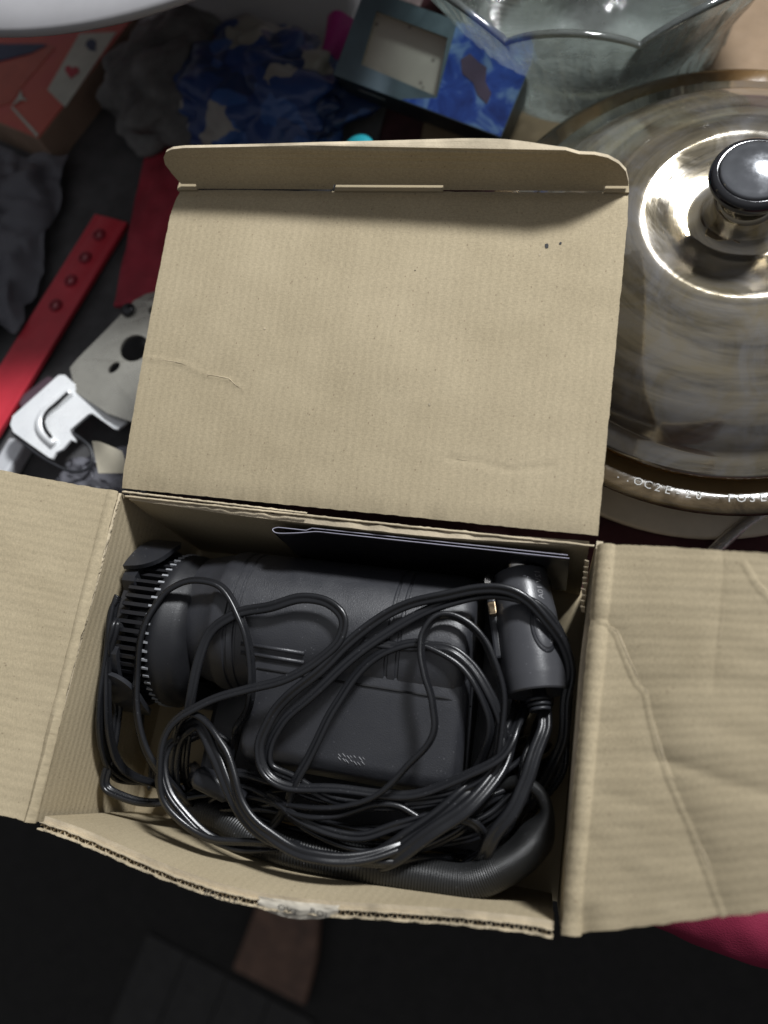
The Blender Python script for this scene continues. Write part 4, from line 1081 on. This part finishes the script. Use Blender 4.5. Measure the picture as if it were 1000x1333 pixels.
wn = [wq(490, 14), wq(583, 49), wq(568, 125), wq(470, 84)]; LY = max(p[1] for p in wn)+.009
# top panel with a real window, grey-teal on the left and blue on the right
xs_ = wq(540, 135)[0]
def wmap(x, y, k): return A2+u1*x+u2*y-un*k
holed('top_panel', [(0, 0), (LX, 0), (LX, LY), (0, LY)], [wn], wmap, .0009, TEAL, eb)
def inset(pts, k=.0004): return pts
prism('blue_print', [wmap(*p, -.0002) for p in ((wq(522, 131)[0], .0004), (LX-.0003, .0004), (LX-.0003, LY-.0004), (wq(585, 35)[0]+.003, LY-.0004), (wq(585, 49)[0]+.002, wn[1][1]+.001), (wn[2][0]+.0008, wn[2][1]-.0009))], -un, .00015, SKYP, eb)
prism('purple_figure', [wmap(*wq(*p), -.0005) for p in ((600, 78), (612, 70), (624, 82), (634, 88), (632, 106), (640, 122), (634, 136), (622, 124), (616, 108), (602, 96))], -un, .0002, simple('purple_brown_print', (.10, .07, .12), .4), eb)
for nm, c in (('side', ((0, 0), (LX, 0))), ('side', ((LX, 0), (LX, LY))), ('side', ((LX, LY), (0, LY))), ('side', ((0, LY), (0, 0)))):
    (xa, ya), (xb, yb) = c
    dx_, dy_ = xb-xa, yb-ya; l_ = math.hypot(dx_, dy_); nx, ny = -dy_/l_*.0009, dx_/l_*.0009
    prism('side_panel', [wmap(xa, ya, .0009), wmap(xb, yb, .0009), wmap(xb+nx, yb+ny, .0009), wmap(xa+nx, ya+ny, .0009)], -un, .0255, DKB, eb)
m, t, b = nt('cream_tray'); o_ = coord(t)
vo = t.nodes.new('ShaderNodeTexVoronoi'); vo.inputs['Scale'].default_value = 110; t.links.new(o_, vo.inputs['Vector'])
t.links.new(mixc(t, ramp(t, vo.outputs['Distance'], [(.10, .7), (.16, 0.0)]), (.50, .46, .41), (.16, .13, .12)), b.inputs['Base Color']); b.inputs['Roughness'].default_value = .5
wc = [(wn[0][0]-.001, wn[0][1]+.001), (wn[1][0]+.001, wn[1][1]+.001), (wn[2][0]+.001, wn[2][1]-.001), (wn[3][0]-.001, wn[3][1]-.001)]
prism('tray', [wmap(x, y, .0062) for x, y in wc], -un, .0008, m, eb)
CRM = simple('cream_tray_wall', (.40, .36, .28), .5)
for (p, q) in zip(wc, wc[1:]+wc[:1]):
    l_ = math.hypot(q[0]-p[0], q[1]-p[1]); nx, ny = (q[1]-p[1])/l_*.0006, -(q[0]-p[0])/l_*.0006
    prism('tray_wall', [wmap(p[0], p[1], .0010), wmap(q[0], q[1], .0010), wmap(q[0]-nx, q[1]-ny, .0010), wmap(p[0]-nx, p[1]-ny, .0010)], -un, .0051, CRM, eb)
# silver line print on the dark front side
fx0, fx1 = .0135, .030
prism('silver_print', [A2+u1*x-u2*.0001-un*z for x, z in ((fx0, .0095), (fx1, .0100), (fx1, .0112), (fx0, .0107))], -u2, .0002, simple('silver_ink', (.35, .36, .34), .4), eb)
tc = lathe('bottle_cap', [(0, .030), (.006, .030), (.0085, .028), (.0088, .002), (.0, .002)], P(466, 187, .030)-V((0, 0, .030-.0)), simple('teal_plastic', (.03, .38, .46), .35), None, 32)
tag(tc, 'small turquoise bottle cap peeking over the tuck flap below the window box', 'bottle cap')
pk = prism('pink_card', [P(513, -4, .047), P(546, 8, .047), P(556, -14, .047), P(520, -28, .047)], (0, 0, -1), .0005, simple('pale_pink_card', (.62, .44, .45), .6))
tag(pk, 'pale pink card lying on the window box by the glass bowl', 'card')

# clear strap at the right, between flap and casserole
cs = sweep('clear_tube', catmull([P(905, 745, .005), P(925, 722, .0055), P(948, 700, .0055), P(972, 680, .005), P(1000, 662, .005)], 8), circ(.0030, 14), glass('clear_vinyl', (.80, .76, .70), .08, .75, .3, 400), None)
tag(cs, 'clear plastic tube on the maroon cloth between casserole and right box flap', 'tube')

# scraps of black lettering showing on the front rim beside and under the tape
for t0, wd in ((.405, 'IJOVOT'), (.535, 'OVT'), (.592, 'ROI')):
    a = front_top(t0)
    text3('rim_print', wd, .0034, lambda x, y, a=a: V((a.x+x*1.15, a.y-.0012+y*.72-.10*x, a.z+.0050+.0002*math.sin(x*900))), INK, box)
# red cloth over the table edge at the lower right
RC = simple('crimson_cloth', (.20, .016, .044), .75, .6, 1600, .25, var=.15)
def rcf(u, v):
    x = .1040+.241*u; s = v*.16
    fold = .5+.5*math.sin(x*46+.6)
    y = -.030; z = .0030
    ed = .031+.013*math.sin(x*31+.4)+.006*N(x, 0, 0, 40)
    if s < ed: yy = y-s; zz = z
    else:
        a = min(1.25, (s-ed)/.018); 
        rr_ = s-ed
        yy = y-ed-(.016*math.sin(min(a, 1.25))+.0*rr_); zz = z-(.016*(1-math.cos(min(a, 1.25)))+max(0, rr_-.0225)*.95)
        yy -= .010*math.sin(x*46+.6)*sm(rr_/.03)
    return (x, yy+.001*N(x, s, 0, 50), zz+.0040*fold*sm((s-.004)/.03)+.0022*N(x, s, 3, 45)+.0010*N(x, s, 3, 110))
rc = panel('red_cloth', lambda u, v: rcf(v, u), 110, 130, .0012, RC, None, .24, .16)
tag(rc, 'crimson cloth draped over the table edge below the right box flap', 'cloth')
